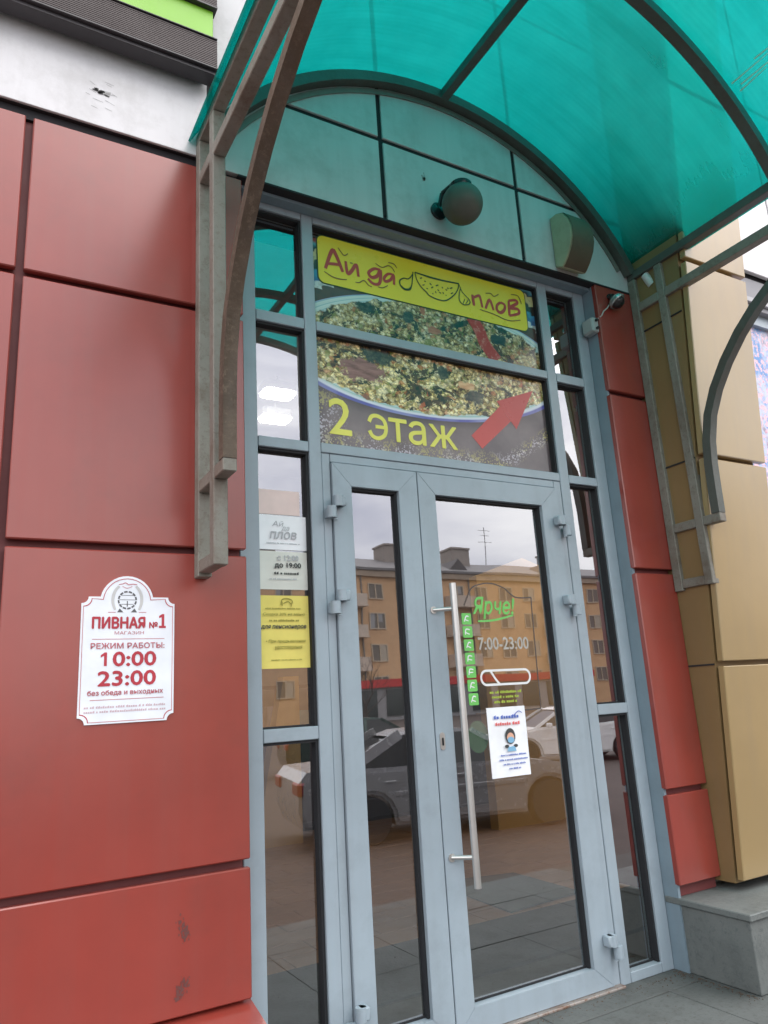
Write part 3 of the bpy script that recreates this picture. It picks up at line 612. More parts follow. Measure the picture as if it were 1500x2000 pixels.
text('МАГАЗИН', .459, .553, 1.5305, 1.5415, YS, MRL, hs)
for z in (1.516, 1.322): bm = B(); fpoly(bm, [(.389, z-.0009), (.622, z-.0009), (.622, z+.0009), (.389, z+.0009)], YS); obj('rule_line', bm, MRL, hs)
text('РЕЖИМ РАБОТЫ:', .386, .622, 1.4850, 1.5035, YS, MRL, hs, .03)
numeral_one(.418, .443, 1.4290, 1.4730, YS, MRN, hs); text('0:00', .457, .594, 1.4285, 1.4735, YS, MRN, hs, .045); text('23:00', .412, .594, 1.3660, 1.4115, YS, MRN, hs, .045)
text('без обеда и выходных', .381, .619, 1.3335, 1.3520, YS, MRL, hs, .03)
for k, z in enumerate((1.296, 1.282)): dashes(.372, .632, z, .008, YS, flat('pale_print', (.6, .45, .5), .5), hs, k)
bm = B(); c = (.497, 1.6455)
for k in range(12):
    a = 2*PI*k/12; ribbon(bm, [(c[0]+.0285*math.cos(a+q), c[1]+.0285*math.sin(a+q)) for q in (0, .2, .4)], YS, .0055, False)
for z, x in ((.016, .020), (.001, .025), (-.014, .020)): ribbon(bm, [(c[0]-x, c[1]+z), (c[0]+x, c[1]+z)], YS, .0016, False)
ribbon(bm, [(c[0], c[1]-.003), (c[0], c[1]-.022)], YS, .003, False)
for s in (-1, 1): fpoly(bm, [(c[0]+s*.012, c[1]-.041), (c[0]+s*.032, c[1]-.041), (c[0]+s*.024, c[1]-.028)], YS)
obj('barrel_emblem', bm, GRY, hs, kind='stuff')
bm = B()
for s in (-1, 1): ribbon(bm, [(c[0]+s*.047*math.cos(a), c[1]+.058*math.sin(a)) for a in (-.6, -.2, .2, .6, .95)], YS, .010)
obj('wreath', bm, LGR, hs, kind='stuff')
bm = B(); ribbon(bm, [(.468, 1.698), (.48, 1.700), (.49, 1.704), (.50, 1.698), (.515, 1.700), (.528, 1.698)], YS, .003); ribbon(bm, [(.48, 1.692), (.495, 1.686), (.512, 1.692)], YS, .002)
ribbon(bm, [(.436, 1.6045), (.46, 1.6045)], YS, .0018, False); ribbon(bm, [(.535, 1.6045), (.56, 1.6045)], YS, .0018, False); obj('flourish', bm, MRL, hs, kind='stuff')

# ================================================================== NOTICES BEHIND THE SIDE LIGHT AND ON THE DOOR
def sheet(label, x0, x1, z0, z1, y, col, cat='notice'):
    b_ = B(); n = 6; vs = [[b_.verts.new((x0+(x1-x0)*i/n, y+.0012*math.sin(i*1.1+z0*7)*math.sin(j*1.0), z0+(z1-z0)*j/n)) for j in range(n+1)] for i in range(n+1)]
    for i in range(n):
        for j in range(n): b_.faces.new((vs[i][j], vs[i+1][j], vs[i+1][j+1], vs[i][j+1]))
    t = thing('paper_notice', ((x0+x1)/2, y, z0), label, cat); obj('sheet', b_, flat('paper_'+cat+str(round(x0+z0, 3)).replace('.', '_'), col, .8), t, smooth=True); return t
YN = .034; GN = flat('grey_ink', (.48, .48, .50), .8); BN = flat('dark_ink', (.06, .06, .06), .8); OLV = flat('olive_ink', (.30, .26, .05), .8)
sheet('blank pale pink sheet at the top of the narrow left side light', 1.012, 1.200, 2.022, 2.125, YN+.003, (.85, .66, .62))
t = sheet('white notice with grey handwritten restaurant name in the left side light', 1.014, 1.234, 1.876, 2.018, YN+.0015, (.92, .92, .95))
text('Ай', 1.075, 1.125, 1.972, 1.995, YN-.002, GN, t, 0, .2); text('да', 1.115, 1.150, 1.952, 1.972, YN-.002, GN, t, 0, .2); text('плов', 1.065, 1.180, 1.920, 1.950, YN-.002, GN, t, .03, .2); dashes(1.05, 1.2, 1.900, .006, YN-.002, GN, t, 3)
t = sheet('cream notice with working hours under the white one in the left side light', 1.013, 1.234, 1.716, 1.870, YN+.0025, (.72, .72, .66))
text('с 12:00', 1.095, 1.185, 1.832, 1.854, YN-.002, GN, t, .04); text('до 19:00', 1.083, 1.195, 1.800, 1.823, YN-.002, BN, t, .05); dashes(1.08, 1.195, 1.776, .011, YN-.002, BN, t, 5); dashes(1.06, 1.18, 1.755, .007, YN-.002, GN, t, 6)
t = sheet('yellow paper notice on discounts for pensioners in the left side light', 1.013, 1.232, 1.410, 1.692, YN+.002, (.80, .68, .17))
b_ = B(); [ribbon(b_, P, YN-.003, .004) for P in ([(1.105, 1.655), (1.11, 1.675), (1.13, 1.680), (1.15, 1.674), (1.155, 1.66)], [(1.115, 1.66), (1.135, 1.668), (1.15, 1.655)], [(1.11, 1.65), (1.11, 1.668)], [(1.148, 1.648), (1.150, 1.665)])]; obj('emblem', b_, OLV, t)
dashes(1.04, 1.19, 1.638, .006, YN-.003, OLV, t, 7); text('Скидка 20% на меню', 1.03, 1.205, 1.611, 1.624, YN-.003, OLV, t, .01, .2); dashes(1.055, 1.185, 1.590, .009, YN-.003, OLV, t, 8)
text('для пенсионеров', 1.02, 1.210, 1.558, 1.575, YN-.003, BN, t, .04, .25); text('• При предъявлении', 1.04, 1.205, 1.505, 1.520, YN-.003, OLV, t, .01, .2); text('удостоверения', 1.075, 1.19, 1.480, 1.495, YN-.003, OLV, t, .01, .2); dashes(1.06, 1.19, 1.440, .005, YN-.003, OLV, t, 9)
t = sheet('white notice about face masks on the glass of the right door', 2.056, 2.272, .912, 1.208, .027, (.90, .91, .94))
BLI = flat('blue_ink', (.10, .16, .50), .7); RDI = flat('red_ink', (.75, .16, .16), .7)
YM = .022
dashes(2.09, 2.245, 1.158, .017, YM, BLI, t, 11); b_ = B(); ribbon(b_, [(2.20, 1.168), (2.23, 1.186), (2.25, 1.178)], YM, .004); obj('flourish', b_, BLI, t); dashes(2.095, 2.250, 1.130, .015, YM, RDI, t, 12)
for k, (a, b) in enumerate(((2.11, 2.255), (2.10, 2.262), (2.12, 2.25), (2.15, 2.22))): dashes(a, b, 1.000-.019*k, .008, YM, BLI, t, 13+k)
b_ = B(); el = lambda cx, cz, a, b, y=YM: fpoly(b_, [(cx+a*math.cos(q*2*PI/18), cz+b*math.sin(q*2*PI/18)) for q in range(18)], y)
el(2.172, 1.082, .028, .034); obj('cartoon_hair', b_, BN, t); b_ = B(); el(2.172, 1.075, .020, .022, YM-.001); obj('cartoon_face', b_, flat('skin_print', (.75, .42, .30), .7), t)
b_ = B(); el(2.172, 1.066, .019, .013, YM-.002); fpoly(b_, [(2.148, 1.018), (2.198, 1.018), (2.190, 1.038), (2.156, 1.038)], YM-.002); obj('cartoon_mask', b_, flat('blue_mask_print', (.22, .45, .65), .7), t)
b_ = B(); el(2.148, 1.040, .012, .007, YM-.0012); obj('cartoon_arm', b_, BN, t); b_ = B(); el(2.197, 1.040, .012, .007, YM-.0012); obj('cartoon_arm', b_, BN, t)

# ================================================================== CANOPY
cn = thing('entrance_canopy', (2.01, -.1, 3.6), 'arched canopy of teal polycarbonate on weathered grey steel tubes over the doors', 'canopy')
CX, CZ, R = 2.010, 2.936, 1.378; XL, XR = .749, 3.271
def arc(y, r, a0=28.0, a1=152.0, n=40, ex=1.04): return [(CX+ex*r*math.cos(math.radians(a0+(a1-a0)*k/n)), y, CZ+r*math.sin(math.radians(a0+(a1-a0)*k/n))) for k in range(n+1)]
for y in (-.126, -1.035, -1.94, -2.66): bm = B(); sweep(bm, arc(y, R-.027), .052, .05, (0, 1, 0)); obj('arch_tube', bm, SHADE_STEEL, cn, smooth=True)  # the outermost arch belongs to the added bay
bm = B(); sweep(bm, arc(-.104, R-.075, 30, 150), .028, .006, (0, 1, 0)); obj('arch_flashing', bm, paint('pale_steel_strip', (.20, .20, .18), .6, .2, .2, .4, .3), cn, smooth=True)
bm = B(); sweep(bm, [(CX-.005, -.152, CZ+R-.030), (CX-.005, -1.009, CZ+R-.030)], .045, .045, (1, 0, 0)); sweep(bm, [(CX-.005, -1.062, CZ+R-.030), (CX-.005, -1.914, CZ+R-.030)], .045, .045, (1, 0, 0)); sweep(bm, [(CX-.005, -1.967, CZ+R-.030), (CX-.005, -2.634, CZ+R-.030)], .045, .045, (1, 0, 0)); obj('purlin', bm, SHADE_STEEL, cn)
bm = B(); n = 48; S1 = []
for y in (-.105, -1.035, -1.94, -2.70): S1.append([[bm.verts.new(p) for p in arc(y, R+.003+d, 26.2, 153.8, n, 1.0587)] for d in (0, .008)])  # outermost bay is added out of view so more teal light reaches the wall
for a, b in zip(S1, S1[1:]):
    for k in range(n):
        bm.faces.new((a[0][k], a[0][k+1], b[0][k+1], b[0][k])); bm.faces.new((a[1][k], b[1][k], b[1][k+1], a[1][k+1])).material_index = 1
    for k in (0, n): bm.faces.new((a[0][k], b[0][k], b[1][k], a[1][k]))
for s_ in (S1[0], S1[-1]):
    for k in range(n): bm.faces.new((s_[0][k], s_[0][k+1], s_[1][k+1], s_[1][k]))
bmesh.ops.recalc_face_normals(bm, faces=bm.faces[:]); obj('polycarbonate_sheet', bm, [TEAL, SKIN], cn, smooth=True)
SCR = flat('scratch_pale', (.62, .75, .55), .8)
def on_sheet(y, t): return (CX+1.0587*(R-.0005)*math.cos(math.radians(t)), y, CZ+(R-.0005)*math.sin(math.radians(t)))
for k, (t0, t1, y0, y1) in enumerate(((48.4, 48.6, -1.07, -1.26), (47.2, 47.4, -1.10, -1.34), (49.3, 49.2, -1.20, -1.40), (46.3, 46.8, -1.08, -1.22))):
    bm = B(); a, b = on_sheet(y0, t0), on_sheet(y1, t1); c, d = on_sheet(y1, t1+.10), on_sheet(y0, t0+.22); bm.faces.new([bm.verts.new(p) for p in (a, b, c, d)]); obj('scratch', bm, SCR, cn)
T = .05
for x in (XL, XR):
    s = 'rusty bracket on the left' if x < 2 else None
    xs_ = (x-T/2, x+T/2)
    def vb(nm, y0, y1, z0, z1, mt=STEEL, j=0):
        b_ = B(); box(b_, xs_[0]+j, xs_[1]-j, y0, y1, z0, z1, .003); return obj(nm, b_, mt, cn)
    vb('rear_post', -.152, -.102, 1.725, 3.530); vb('front_post', -.335, -.287, 1.735, 3.530)
    vb('cross_bar', -.2865, -.1525, 1.737, 1.782, j=.001); vb('cross_bar', -.2865, -.1525, 2.030, 2.075, j=.001); vb('cross_bar', -.435, -.3355, 2.030, 2.075, j=.001)
    vb('lower_beam', -2.68, -.3355, 3.322, 3.372, j=.0005); vb('lower_beam', -.2865, -.1525, 3.322, 3.372, j=.0005)
    DS = SHADE_STEEL if x > 2 else STEEL
    vb('springing_beam', -2.7, -.102, 3.532, 3.580, DS)
    b_ = B(); cp = [(x, -.412, 2.076), (x, -.414, 2.2), (x, -.418, 2.33), (x, -.430, 2.45), (x, -.462, 2.58), (x, -.52, 2.70), (x, -.60, 2.815), (x, -.70, 2.925), (x, -.80, 3.01), (x, -.92, 3.09), (x, -1.07, 3.165), (x, -1.25, 3.23), (x, -1.45, 3.285), (x, -1.64, 3.32)]
    sweep(b_, cp, .046, .048, (1, 0, 0)); obj('curved_brace', b_, RUST if x < 2 else SHADE_STEEL, cn, smooth=True)
for x in (XL, XR):
    for z in (1.9, 2.6, 3.25):
        b_ = B(); box(b_, x-.012, x+.012, -.1018, -.0985, z-.03, z+.03); obj('wall_cleat', b_, STEEL, cn)

# ================================================================== LAMP, SPEAKER, CAMERAS, JUNCTION BOX
lamp = thing('globe_lamp', (1.93, -.1, 3.62), 'round dirty glass globe lamp on a dark bracket above the doors', 'lamp')
GLB = paint('dirty_smoked_glass', (.085, .09, .075), .5, 0, .3, .5, dirt=(.13, .12, .09), dirt_amt=.6, spec=.4)
lc = (1.985, -.235, 3.570)
bm = B(); bmesh.ops.create_uvsphere(bm, u_segments=40, v_segments=24, radius=.099, matrix=Matrix.Translation(lc)); obj('globe', bm, GLB, lamp, smooth=True)
bm = B(); lathe(bm, [(.050, .080), (.054, .086), (.054, .106), (.042, .116), (.001, .117)], lc); obj('cap', bm, DARKP, lamp, smooth=True)
bm = B(); pipe(bm, [(1.985, -.235, 3.685), (1.965, -.19, 3.700), (1.94, -.14, 3.68), (1.935, -.105, 3.60)], .011); lathe(bm, [(.045, 0), (.045, .012), (.02, .022), (.001, .022)], (1.935, -.1005, 3.60), (0, -1, 0)); obj('bracket', bm, DARKP, lamp, smooth=True)

sp = thing('wall_speaker', (2.79, -.1, 3.5), 'cream wedge shaped wall speaker with a brown grille right of the globe lamp', 'speaker')
CRM = paint('aged_cream_plastic', (.40, .40, .27), .5, 0, .12, .5, dirt=(.2, .17, .1), dirt_amt=.5); GRL = paint('brown_speaker_grille', (.10, .080, .050), .8, 0, .2, .2, dirt_amt=.5)
prof = [(-.101, 3.487), (-.101, 3.790), (-.150, 3.789), (-.195, 3.765), (-.228, 3.715), (-.243, 3.655), (-.243, 3.60), (-.228, 3.55), (-.195, 3.50), (-.165, 3.470), (-.150, 3.462)]
bm = B(); prism(bm, prof, 'x', 2.690, 2.858, .004); obj('housing', bm, CRM, sp, smooth=True)
bm = B(); pr = prof[2:]; off = [(a-.004 if i else a, b+.001) for i, (a, b) in enumerate(pr)]
va = [bm.verts.new((2.697, a-.001, b)) for a, b in off]; vb_ = [bm.verts.new((2.851, a-.001, b)) for a, b in off]
for i in range(len(va)-1): bm.faces.new((va[i], va[i+1], vb_[i+1], vb_[i]))
obj('grille', bm, GRL, sp, smooth=True)

cm = thing('bullet_camera', (3.24, -.2, 3.56), 'small white bullet camera under the right end of the canopy beam', 'camera')
bm = B(); a, b = Vector((3.262, -.215, 3.522)), Vector((3.288, -.240, 3.452)); cyl(bm, a, b, .022, 20, .029); obj('housing', bm, SILV, cm, smooth=True)
bm = B(); cyl(bm, b+(b-a).normalized()*.0005, b+(b-a).normalized()*.006, .021, 20); obj('lens', bm, DARKP, cm, smooth=True)
bm = B(); pipe(bm, [a, (3.262, -.2, 3.531)], .007); obj('bracket', bm, DARKP, cm, smooth=True)
cm = thing('dome_camera', (3.09, -.1, 3.36), 'silver dome camera with dark face at the top of the red column', 'camera')
bm = B(); lathe(bm, [(.001, .0), (.03, .003), (.045, .016), (.050, .034), (.047, .040), (.001, .040)], (3.075, -.128, 3.378), (.35, -.45, -.8)); obj('housing', bm, paint('aged_chrome', (.45, .5, .5), .25, .7, .1, .2), cm, smooth=True)
bm = B(); ax = Vector((.35, -.45, -.8)).normalized(); lathe(bm, [(.038, .0), (.036, .012), (.024, .026), (.001, .032)], Vector((3.075, -.128, 3.378))+ax*.0405, ax); obj('lens', bm, DARKP, cm, smooth=True)
bm = B(); cyl(bm, (3.075, -.1005, 3.40), (3.075, -.128, 3.385), .018); obj('bracket', bm, DARKP, cm, smooth=True)
cb = B(); pts = [(3.06, -.112, 3.345), (3.035, -.112, 3.315), (3.005, -.110, 3.290), (2.99, -.106, 3.262), (2.972, -.085, 3.245)]; pipe(cb, pts, .0035, 6); tag(obj('camera_cable', cb, flat('pale_cable', (.5, .5, .48), .6), smooth=True), 'thin pale cable from the dome camera to the junction box', 'cable')
jb = thing('junction_box', (2.95, -.04, 3.16), 'small grey junction box on the right door jamb below the dome camera', 'box')
bm = B(); box(bm, 2.930, 2.9760, -.090, -.012, 3.165, 3.252, .006); obj('housing', bm, paint('grey_plastic', (.36, .40, .40), .5), jb)
bm = B(); box(bm, 2.924, 2.9295, -.086, -.016, 3.170, 3.247, .003); obj('cover', bm, paint('grey_plastic_lid', (.40, .43, .43), .5), jb)
bm = B()
for z in (3.185, 3.232): cyl(bm, (2.955, -.0905, z), (2.955, -.104, z), .008, 10)
obj('cable_gland', bm, DARKP, jb, smooth=True)

# ================================================================== DARK SIGN BOX, TOP LEFT
sg = thing('slatted_sign_box', (-.2, -.15, 3.86), 'dark ribbed sign box with a lime green stripe on the white wall', 'sign')
DB = paint('ribbed_brown_black_metal', (.062, .048, .048), .5, .2, .1, .1); LIME = paint('lime_green_panel', (.22, .50, .035), .4, 0, .05, .1)
def ribbed(z0, z1, nm='ribbed_band'):
    b_ = B(); n_ = int((z1-z0)/.0085); h_ = (z1-z0)/n_
    for k in range(n_): box(b_, -1.5, .786, -.198, -.15, z0+k*h_, z0+(k+.62)*h_); box(b_, -1.5, .784, -.193, -.15, z0+(k+.62)*h_, z0+(k+1)*h_)
    o_ = obj(nm, b_, DB, sg); return o_
def band(nm, mt, y0, y1, z0, z1, x1=.786): b_ = B(); box(b_, -1.5, x1, y0, y1, z0, z1, .002); obj(nm, b_, mt, sg)
LIP = paint('black_sign_lip', (.05, .045, .05), .4)
band('lip', LIP, -.206, -.15, 3.858, 3.868); ribbed(3.869, 4.012); band('lip', LIP, -.204, -.15, 4.013, 4.020)
band('green_stripe', LIME, -.185, -.15, 4.021, 4.172, .772); band('lip', LIP, -.206, -.15, 4.173, 4.185); ribbed(4.186, 4.42); band('lip', LIP, -.204, -.15, 4.421, 4.43)
band('back_frame', JOINT, -.1498, -.102, 3.870, 4.42, .76); band('bottom_tray', LIP, -.190, -.12, 3.840, 3.8575, .78)

# ================================================================== INTERIOR
ir = thing('interior_room', (4, 2.5, 0), 'dim lobby behind the glass with brown tiled floor and dark back wall', 'room')
DW = paint('dim_grey_plaster', (.16, .16, .17), .8); 
bm = B(); box(bm, -.3, 9, 5.2, 5.3, 0, 3.9); obj('back_wall', bm, DW, ir)
bm = B(); box(bm, -.4, -.3, .31, 5.3, 0, 3.9); box(bm, 9.0, 9.1, .31, 5.3, 0, 3.9); obj('side_wall', bm, DW, ir)
bm = B(); box(bm, -.4, 9.1, .31, 5.3, 3.9, 4.0); obj('ceiling', bm, paint('grey_ceiling', (.35, .35, .36), .8), ir)
bm = B(); box(bm, -.4, 9.1, .502, 5.3, -.1, -.008); obj('floor_bed', bm, GROUT, ir)
FT = paint('brown_floor_tile', (.34, .18, .09), .35, 0, .2, 0, .1)
b_ = B(); box(b_, -.198, .198, -.098, .098, -.02, 0, .002); tm = bpy.data.meshes.new('floor_tile'); b_.to_mesh(tm); b_.free(); tm.materials.append(FT)
for i in range(18):
    for j in range(19):
        x, y = 1.0+.4*i+(.2 if j % 2 else 0), 1.26+.2*j
        if y > 5.0: continue
        o = bpy.data.objects.new('floor_tile', tm); COL.objects.link(o); o.parent = ir; o.matrix_parent_inverse = Matrix.Translation(-ir.location); o.location = (x, y, random.uniform(-.001, .001))
mt_ = B(); box(mt_, 1.0, 5.5, .503, 1.15, -.02, .006, .003); tag(obj('entrance_mat', mt_, paint('grey_mat', (.05, .055, .055), .95, 0, .2, 0, .6)), 'wide grey entrance mat on the lobby floor behind the doors', 'mat')
mt_ = B(); hexa(mt_, [(2.98, 1.19, .003), (3.60, 1.25, .003), (3.62, 1.95, .003), (3.04, 2.12, .003), (2.98, 1.19, .012), (3.60, 1.25, .012), (3.62, 1.95, .012), (3.04, 2.12, .012)]); tag(obj('door_mat', mt_, paint('green_grey_mat', (.10, .12, .11), .95, 0, .2, 0, .5)), 'small green grey mat lying on brown floor tiles inside the right door', 'mat')
OCH = paint('ochre_wall_paint', (.62, .36, .12), .6, 0, .06, .1)
pw = B(); prism(pw, [(4.644, 0), (8.6, 0), (8.6, 2.50), (5.60, 2.57), (5.282, 2.67), (4.641, 2.454)], 'y', 3.425, 3.55); tag(obj('ochre_partition', pw, OCH), 'ochre painted partition with a sloping top inside the lobby', 'partition')
pw = B(); prism(pw, [(2.55, 0), (3.02, 0), (3.02, 1.55), (2.86, 1.55)], 'y', 4.35, 4.5); tag(obj('slanted_board', pw, OCH), 'slanted ochre board at the back of the lobby seen through the left side light', 'board')
sh = thing('display_shelf', (2.6, 4.7, 1.0), 'dark shelf with coloured boxes seen through the left side light', 'shelf')
b_ = B(); box(b_, 2.1, 3.6, 4.85, 5.1, .1, 1.05); box(b_, 2.1, 3.6, 4.85, 5.1, 1.45, 1.48); obj('rack', b_, flat('dark_rack', (.05, .04, .05), .6), sh)
for k, c in enumerate(((.35, .08, .25), (.03, .35, .55), (.05, .08, .4), (.5, .3, .25), (.25, .25, .3), (.4, .08, .08), (.1, .3, .35))):
    b_ = B(); x = 2.2+k*.17; box(b_, x, x+.13, 4.87, 5.05, 1.052, 1.052+.16+.12*((k*7) % 3)/2, .004); tag(obj('box', b_, flat('box_print_%d' % k, c, .5)), ['plum', 'bright blue', 'navy', 'tan', 'grey', 'red', 'teal'][k]+' box standing on the dark lobby shelf', 'box', 'boxes on the lobby shelf')
LE = emit('lamp_diffuser', (1, .95, .85), 45)
for (x, y, r_) in ((2.16, 2.60, 'nearer'), (2.34, 3.12, 'farther')):
    t = thing('ceiling_lamp', (x, y, 3.7), r_+' of the two lit ceiling lamps behind the left side light', 'ceiling lamp', 'lit ceiling lamps in the lobby')
    b_ = B(); prism(b_, rrect(x-.14, x+.14, y-.10, y+.10, .05), 'z', 3.755, 3.82); obj('housing', b_, SILV, t); b_ = B(); prism(b_, rrect(x-.13, x+.13, y-.09, y+.09, .045), 'z', 3.735, 3.7545); obj('diffuser', b_, LE, t)
    b_ = B(); cyl(b_, (x, y, 3.82), (x, y, 3.899), .01); obj('rod', b_, SILV, t)

t = thing('added_fill_panel', (5.7, 2.3, 3.7), 'long unseen light panel added under the lobby ceiling to brighten the ochre partition', 'ceiling lamp')  # fill light added out of sight to brighten the ochre wall
b_ = B(); box(b_, 4.2, 7.4, 2.1, 2.5, 3.75, 3.899); obj('housing', b_, SILV, t); b_ = B(); box(b_, 4.25, 7.35, 2.15, 2.45, 3.742, 3.7495); obj('diffuser', b_, emit('added_fill_glow', (1, .92, .80), 9), t)
# ================================================================== ACROSS THE STREET (seen in the glass)
ab = thing('apartment_block', (52, -66, -.6), 'long ochre apartment block with grey roof across the street, mirrored in the doors', 'building')
FY = -60.0
PL = paint('orange_plaster', (.60, .37, .20), .85, 0, .08, .3)
bm = B(); box(bm, 14, 96, FY-12, FY, -.6, 13.6); obj('wall', bm, PL, ab)
bm = B(); prism(bm, [(FY+.5, 13.6), (FY+.5, 13.85), (FY-6, 16.0), (FY-12.5, 13.85), (FY-12.5, 13.6)], 'x', 13.5, 96.5); obj('roof', bm, paint('grey_roof_sheet', (.16, .15, .15), .7), ab)
bm = B(); box(bm, 14, 96, FY+.01, FY+.35, 13.0, 13.58); obj('cornice', bm, paint('pale_cornice', (.35, .27, .2), .8), ab)
for x in (24, 39, 47.5, 62, 80):
    b_ = B(); box(b_, x, x+2.6, FY-6.5, FY-4.2, 15.0, 17.2, .05); box(b_, x-.1, x+2.7, FY-6.6, FY-4.1, 17.2, 17.4); obj('chimney', b_, paint('chimney_plaster', (.3, .26, .23), .9), ab)
for x in (44.5, 57, 71):
    b_ = B(); prism(b_, [(x, 14.1), (x+2.6, 14.1), (x+1.3, 15.4)], 'y', FY-3.5, FY-.6); obj('dormer', b_, flat('dark_dormer', (.10, .09, .09), .8), ab)
for x in (53.0, 66, 35): b_ = B(); pipe(b_, [(x, FY-5, 15.8), (x, FY-5, 20.2)], .04, 6); [pipe(b_, [(x-w_, FY-5, z), (x+w_, FY-5, z)], .025, 5) for w_, z in ((.8, 19.8), (.6, 19.2), (.9, 18.4))]; obj('aerial', b_, flat('aerial_steel', (.1, .1, .1), .6), ab)
wf = B(); box(wf, -.85, -.75, 0, .12, 0, 1.6); box(wf, .75, .85, 0, .12, 0, 1.6); box(wf, -.75, .75, 0, .12, 0, .1); box(wf, -.75, .75, 0, .12, 1.5, 1.6); box(wf, -.05, .05, 0, .12, .1, 1.5)
wfm = bpy.data.meshes.new('window'); wf.to_mesh(wfm); wf.free(); wfm.materials.append(flat('cream_window_frame', (.50, .40, .29), .5))
wp = B(); box(wp, -.75, .75, .02, .05, .1, 1.5); wpm = bpy.data.meshes.new('pane'); wp.to_mesh(wpm); wp.free(); wpm.materials.append(flat('dark_far_pane', (.15, .125, .10), .25))
cv = B(); box(cv, .08, .72, .052, .06, .1, 1.5); cvm = bpy.data.meshes.new('curtain'); cv.to_mesh(cvm); cv.free(); cvm.materials.append(flat('curtain_cream', (.42, .36, .28), .8))
cv = B(); box(cv, -.72, -.3, .052, .06, .1, 1.5); box(cv, .1, .5, .052, .06, .7, 1.5); cvm2 = bpy.data.meshes.new('curtain'); cv.to_mesh(cvm2); cv.free(); cvm2.materials.append(flat('curtain_grey', (.30, .30, .30), .8))
bl = B(); box(bl, -1.6, 1.6, .0, 1.1, -.95, .1); box(bl, -1.7, 1.7, 0, 1.15, -1.1, -.952); blm = bpy.data.meshes.new('balcony'); bl.to_mesh(blm); bl.free(); blm.materials.append(paint('pale_balcony', (.55, .45, .36), .8))
for r_ in range(4):
    for c_ in range(25):
        x, z = 16+3.2*c_, 1.9+2.95*r_
        o = bpy.data.objects.new('window', wfm); COL.objects.link(o); setp(o, ab); o.location = (x, FY+.002, z)
        q = bpy.data.objects.new('pane', wpm); COL.objects.link(q); q.parent = o
        if (r_*7+c_*5) % 11 < 5: q = bpy.data.objects.new('curtain', cvm if (r_+c_) % 2 else cvm2); COL.objects.link(q); q.parent = o
        if c_ % 4 == 1 and r_ > 0:
            q = bpy.data.objects.new('balcony', blm); COL.objects.link(q); setp(q, ab); q.location = (x, FY+.125, z+.25)
for x in (20.8, 33.6, 46.4, 59.2, 72): b_ = B(); cyl(b_, (x, FY+.09, -.4), (x, FY+.09, 13.0), .08, 8); obj('drainpipe', b_, flat('drainpipe_zinc', (.22, .2, .18), .6), ab)
bm = B(); box(bm, 30, 60, FY+.13, FY+2.6, -.6, 3.1); obj('shop_annex', bm, paint('grey_shop_front', (.28, .27, .27), .7), ab)
bm = B(); box(bm, 30, 60, FY+2.61, FY+2.9, 2.4, 3.1); obj('red_fascia', bm, flat('red_shop_fascia', (.5, .03, .03), .5), ab)
bm = B()
for k in range(9): box(bm, 31+3.2*k, 33.2+3.2*k, FY+2.61, FY+2.7, -.2, 2.2)
obj('shop_glazing', bm, flat('dark_shop_pane', (.04, .05, .05), .1), ab)

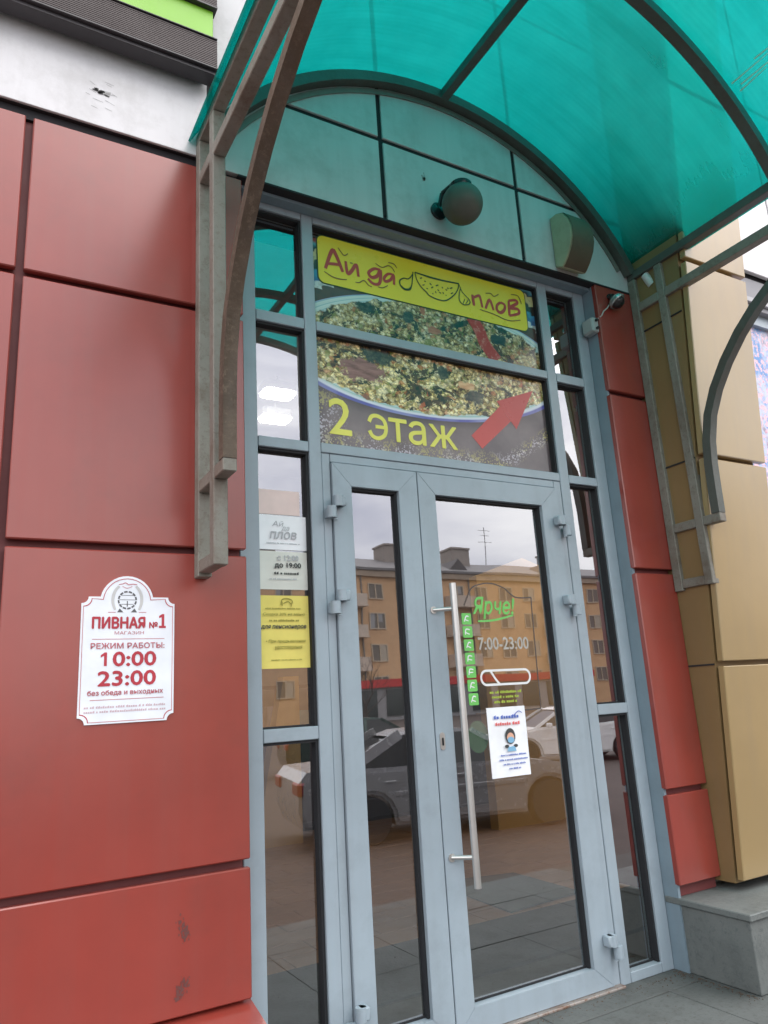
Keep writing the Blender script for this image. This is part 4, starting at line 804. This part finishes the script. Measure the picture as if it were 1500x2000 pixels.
def car(name_lbl, loc, rz, col, rough=.25, metal=.5):
    t = thing('parked_car', loc, name_lbl, 'car', 'cars parked in the street'); t.rotation_euler = (0, 0, rz)
    body_m = paint('car_paint_'+str(int(loc[0]*10)).replace('-', 'm'), col, rough, metal, .04, .03, coat=.6, dirt_amt=.08)
    def P(nm, b_, mt, sm=True, par=None):
        me = bpy.data.meshes.new(nm); b_.normal_update(); b_.to_mesh(me); b_.free(); me.materials.append(mt); o = bpy.data.objects.new(nm, me); COL.objects.link(o); o.parent = par or t
        if sm:
            for p in me.polygons: p.use_smooth = True
            try: me.set_sharp_from_angle(angle=math.radians(35))
            except Exception: pass
        return o
    def arch(cx, r=.36): return [(cx+r*math.cos(a), .30+r*math.sin(a)) for a in [math.radians(q) for q in range(0, 181, 20)]]
    side = [(2.27, .24), (2.32, .45), (2.30, .62), (2.18, .74), (1.5, .86), (1.02, .93), (-1.35, .98), (-1.75, 1.0), (-2.2, .98), (-2.30, .86), (-2.32, .5), (-2.24, .26)]
    side += [(-1.72, .24)]+[(x, z) for x, z in arch(-1.36)[::-1]]+[(-.98, .22), (.98, .22)]+[(x, z) for x, z in arch(1.36)[::-1]]+[(1.74, .24)]
    b_ = B(); prism(b_, side, 'y', -.86, .86, .05); P('body', b_, body_m)
    def gh(poly, w0, w1, zl, zh, grow=0):
        b2 = B(); q = [(x, z) for x, z in poly]; A = []; C = []
        for x, z in q:
            w_ = w0+(w1-w0)*(z-zl)/(zh-zl)+grow; A.append(b2.verts.new((x, -w_, z))); C.append(b2.verts.new((x, w_, z)))
        n = len(q); fs = [b2.faces.new(A), b2.faces.new(C[::-1])]+[b2.faces.new((A[i], C[i], C[(i+1) % n], A[(i+1) % n])) for i in range(n)]; bmesh.ops.recalc_face_normals(b2, faces=fs); return b2
    P('greenhouse_glass', gh([(1.06, .90), (.30, 1.36), (-.75, 1.36), (-1.62, .97)], .80, .60, .9, 1.38), flat('dark_car_glass', (.01, .012, .014), .05), False)
    P('roof', gh([(.36, 1.345), (.20, 1.40), (-.20, 1.425), (-.62, 1.41), (-.86, 1.34)], .60, .58, 1.34, 1.42, .012), body_m)
    b_ = B()
    for s in (-1, 1):
        for (xa, za), (xb, zb), wd in (((1.10, .90), (.30, 1.37), .07), ((-1.62, .96), (-.80, 1.37), .17), ((-.16, .92), (-.12, 1.37), .06)):
            ya, yb = .80+(.60-.80)*(za-.9)/.48, .80+(.60-.80)*(zb-.9)/.48
            sweep(b_, [(xa, s*(ya+.004), za), (xb, s*(yb+.006), zb)], wd, .03, (0, 1, 0))
    P('pillar', b_, body_m)
    for s in (-1, 1):
        for x in (-.05, -1.05): b_ = B(); box(b_, x-.1, x+.08, s*.862-.015, s*.862+.015, .78, .81, .004); P('handle', b_, body_m)
        b_ = B(); box(b_, -1.0, 1.0, s*.861-.008, s*.861+.008, .60, .66, .003); P('side_moulding', b_, body_m)
        b_ = B(); box(b_, 2.10, 2.30, s*.66-.18, s*.66+.18, .58, .71, .03); P('headlight', b_, SILV)
        b_ = B(); box(b_, -2.33, -2.22, s*.66-.18, s*.66+.18, .70, .86, .02); P('tail_light', b_, flat('red_lens', (.22, .02, .02), .3))
        b_ = B(); box(b_, .72, .84, s*.93-.08, s*.93+.08, .92, 1.03, .02); P('mirror', b_, body_m)
        for x in (-1.36, 1.36):
            b_ = B(); lathe(b_, [(.20, 0), (.29, .0), (.31, .03), (.31, .17), (.29, .2), (.20, .2)], (x, s*.86-(.2 if s > 0 else 0), .31), (0, 1, 0), 30); wh = P('tyre', b_, BLACK)
            b_ = B(); y_ = s*.84; cyl(b_, (x, y_-.01, .31), (x, y_+.01, .31), .05, 14)
            for k in range(6): a = k*PI/3; sweep(b_, [(x, y_, .31), (x+.2*math.cos(a), y_, .31+.2*math.sin(a))], .05, .02, (0, 1, 0))
            lathe(b_, [(.185, -.01), (.205, -.01), (.205, .01), (.185, .01)], (x, y_, .31), (0, 1, 0), 30); P('rim', b_, flat('alloy', (.3, .3, .31), .35, .8), True, wh)
    return t
car('silver sedan parked nearest to the entrance, mirrored in both doors', (6.50, -7.15, -.6), math.radians(12), (.38, .38, .375))
car('white sedan parked behind the silver one, mirrored at the right', (14.6, -13.2, -.6), math.radians(200), (.75, .74, .72), .3, 0)
car('dark green car parked farther away behind the silver sedan', (10.2, -16.5, -.6), math.radians(14), (.03, .06, .05))
car('dark grey car parked to the left of the silver sedan', (-.6, -8.9, -.6), math.radians(12), (.10, .10, .11))

def bare_tree(loc, h, sd, lbl):
    t = thing('bare_tree', loc, lbl, 'tree', 'trees across the street'); rd = random.Random(sd); tk = B(); br = B()
    def grow(b_, p, d, l, r, dep):
        q = p+d*l; cyl(b_, p, q, r, 7 if dep < 2 else 5, r*.72)
        if dep > 5: return
        for k in range(2 if dep else 3):
            nd = (d+Vector((rd.uniform(-1, 1), rd.uniform(-1, 1), rd.uniform(-.15, .6)))*.62).normalized(); grow(br, q, nd, l*rd.uniform(.68, .86), r*.62, dep+1)
    base = Vector(loc); 
    grow(tk, base, Vector((0, 0, 1)), h*.32, h*.02, 0); obj('trunk', tk, flat('bark', (.05, .04, .035), .9), t); obj('branches', br, flat('bark_twig', (.06, .045, .04), .9), t, kind='stuff')
bare_tree((19.5, -34, -.6), 3.0, 2, 'bare leafless tree behind the parked cars, mirrored in the left door')
bare_tree((25, -44, -.6), 4.5, 6, 'bare tree near the left end of the apartment block')
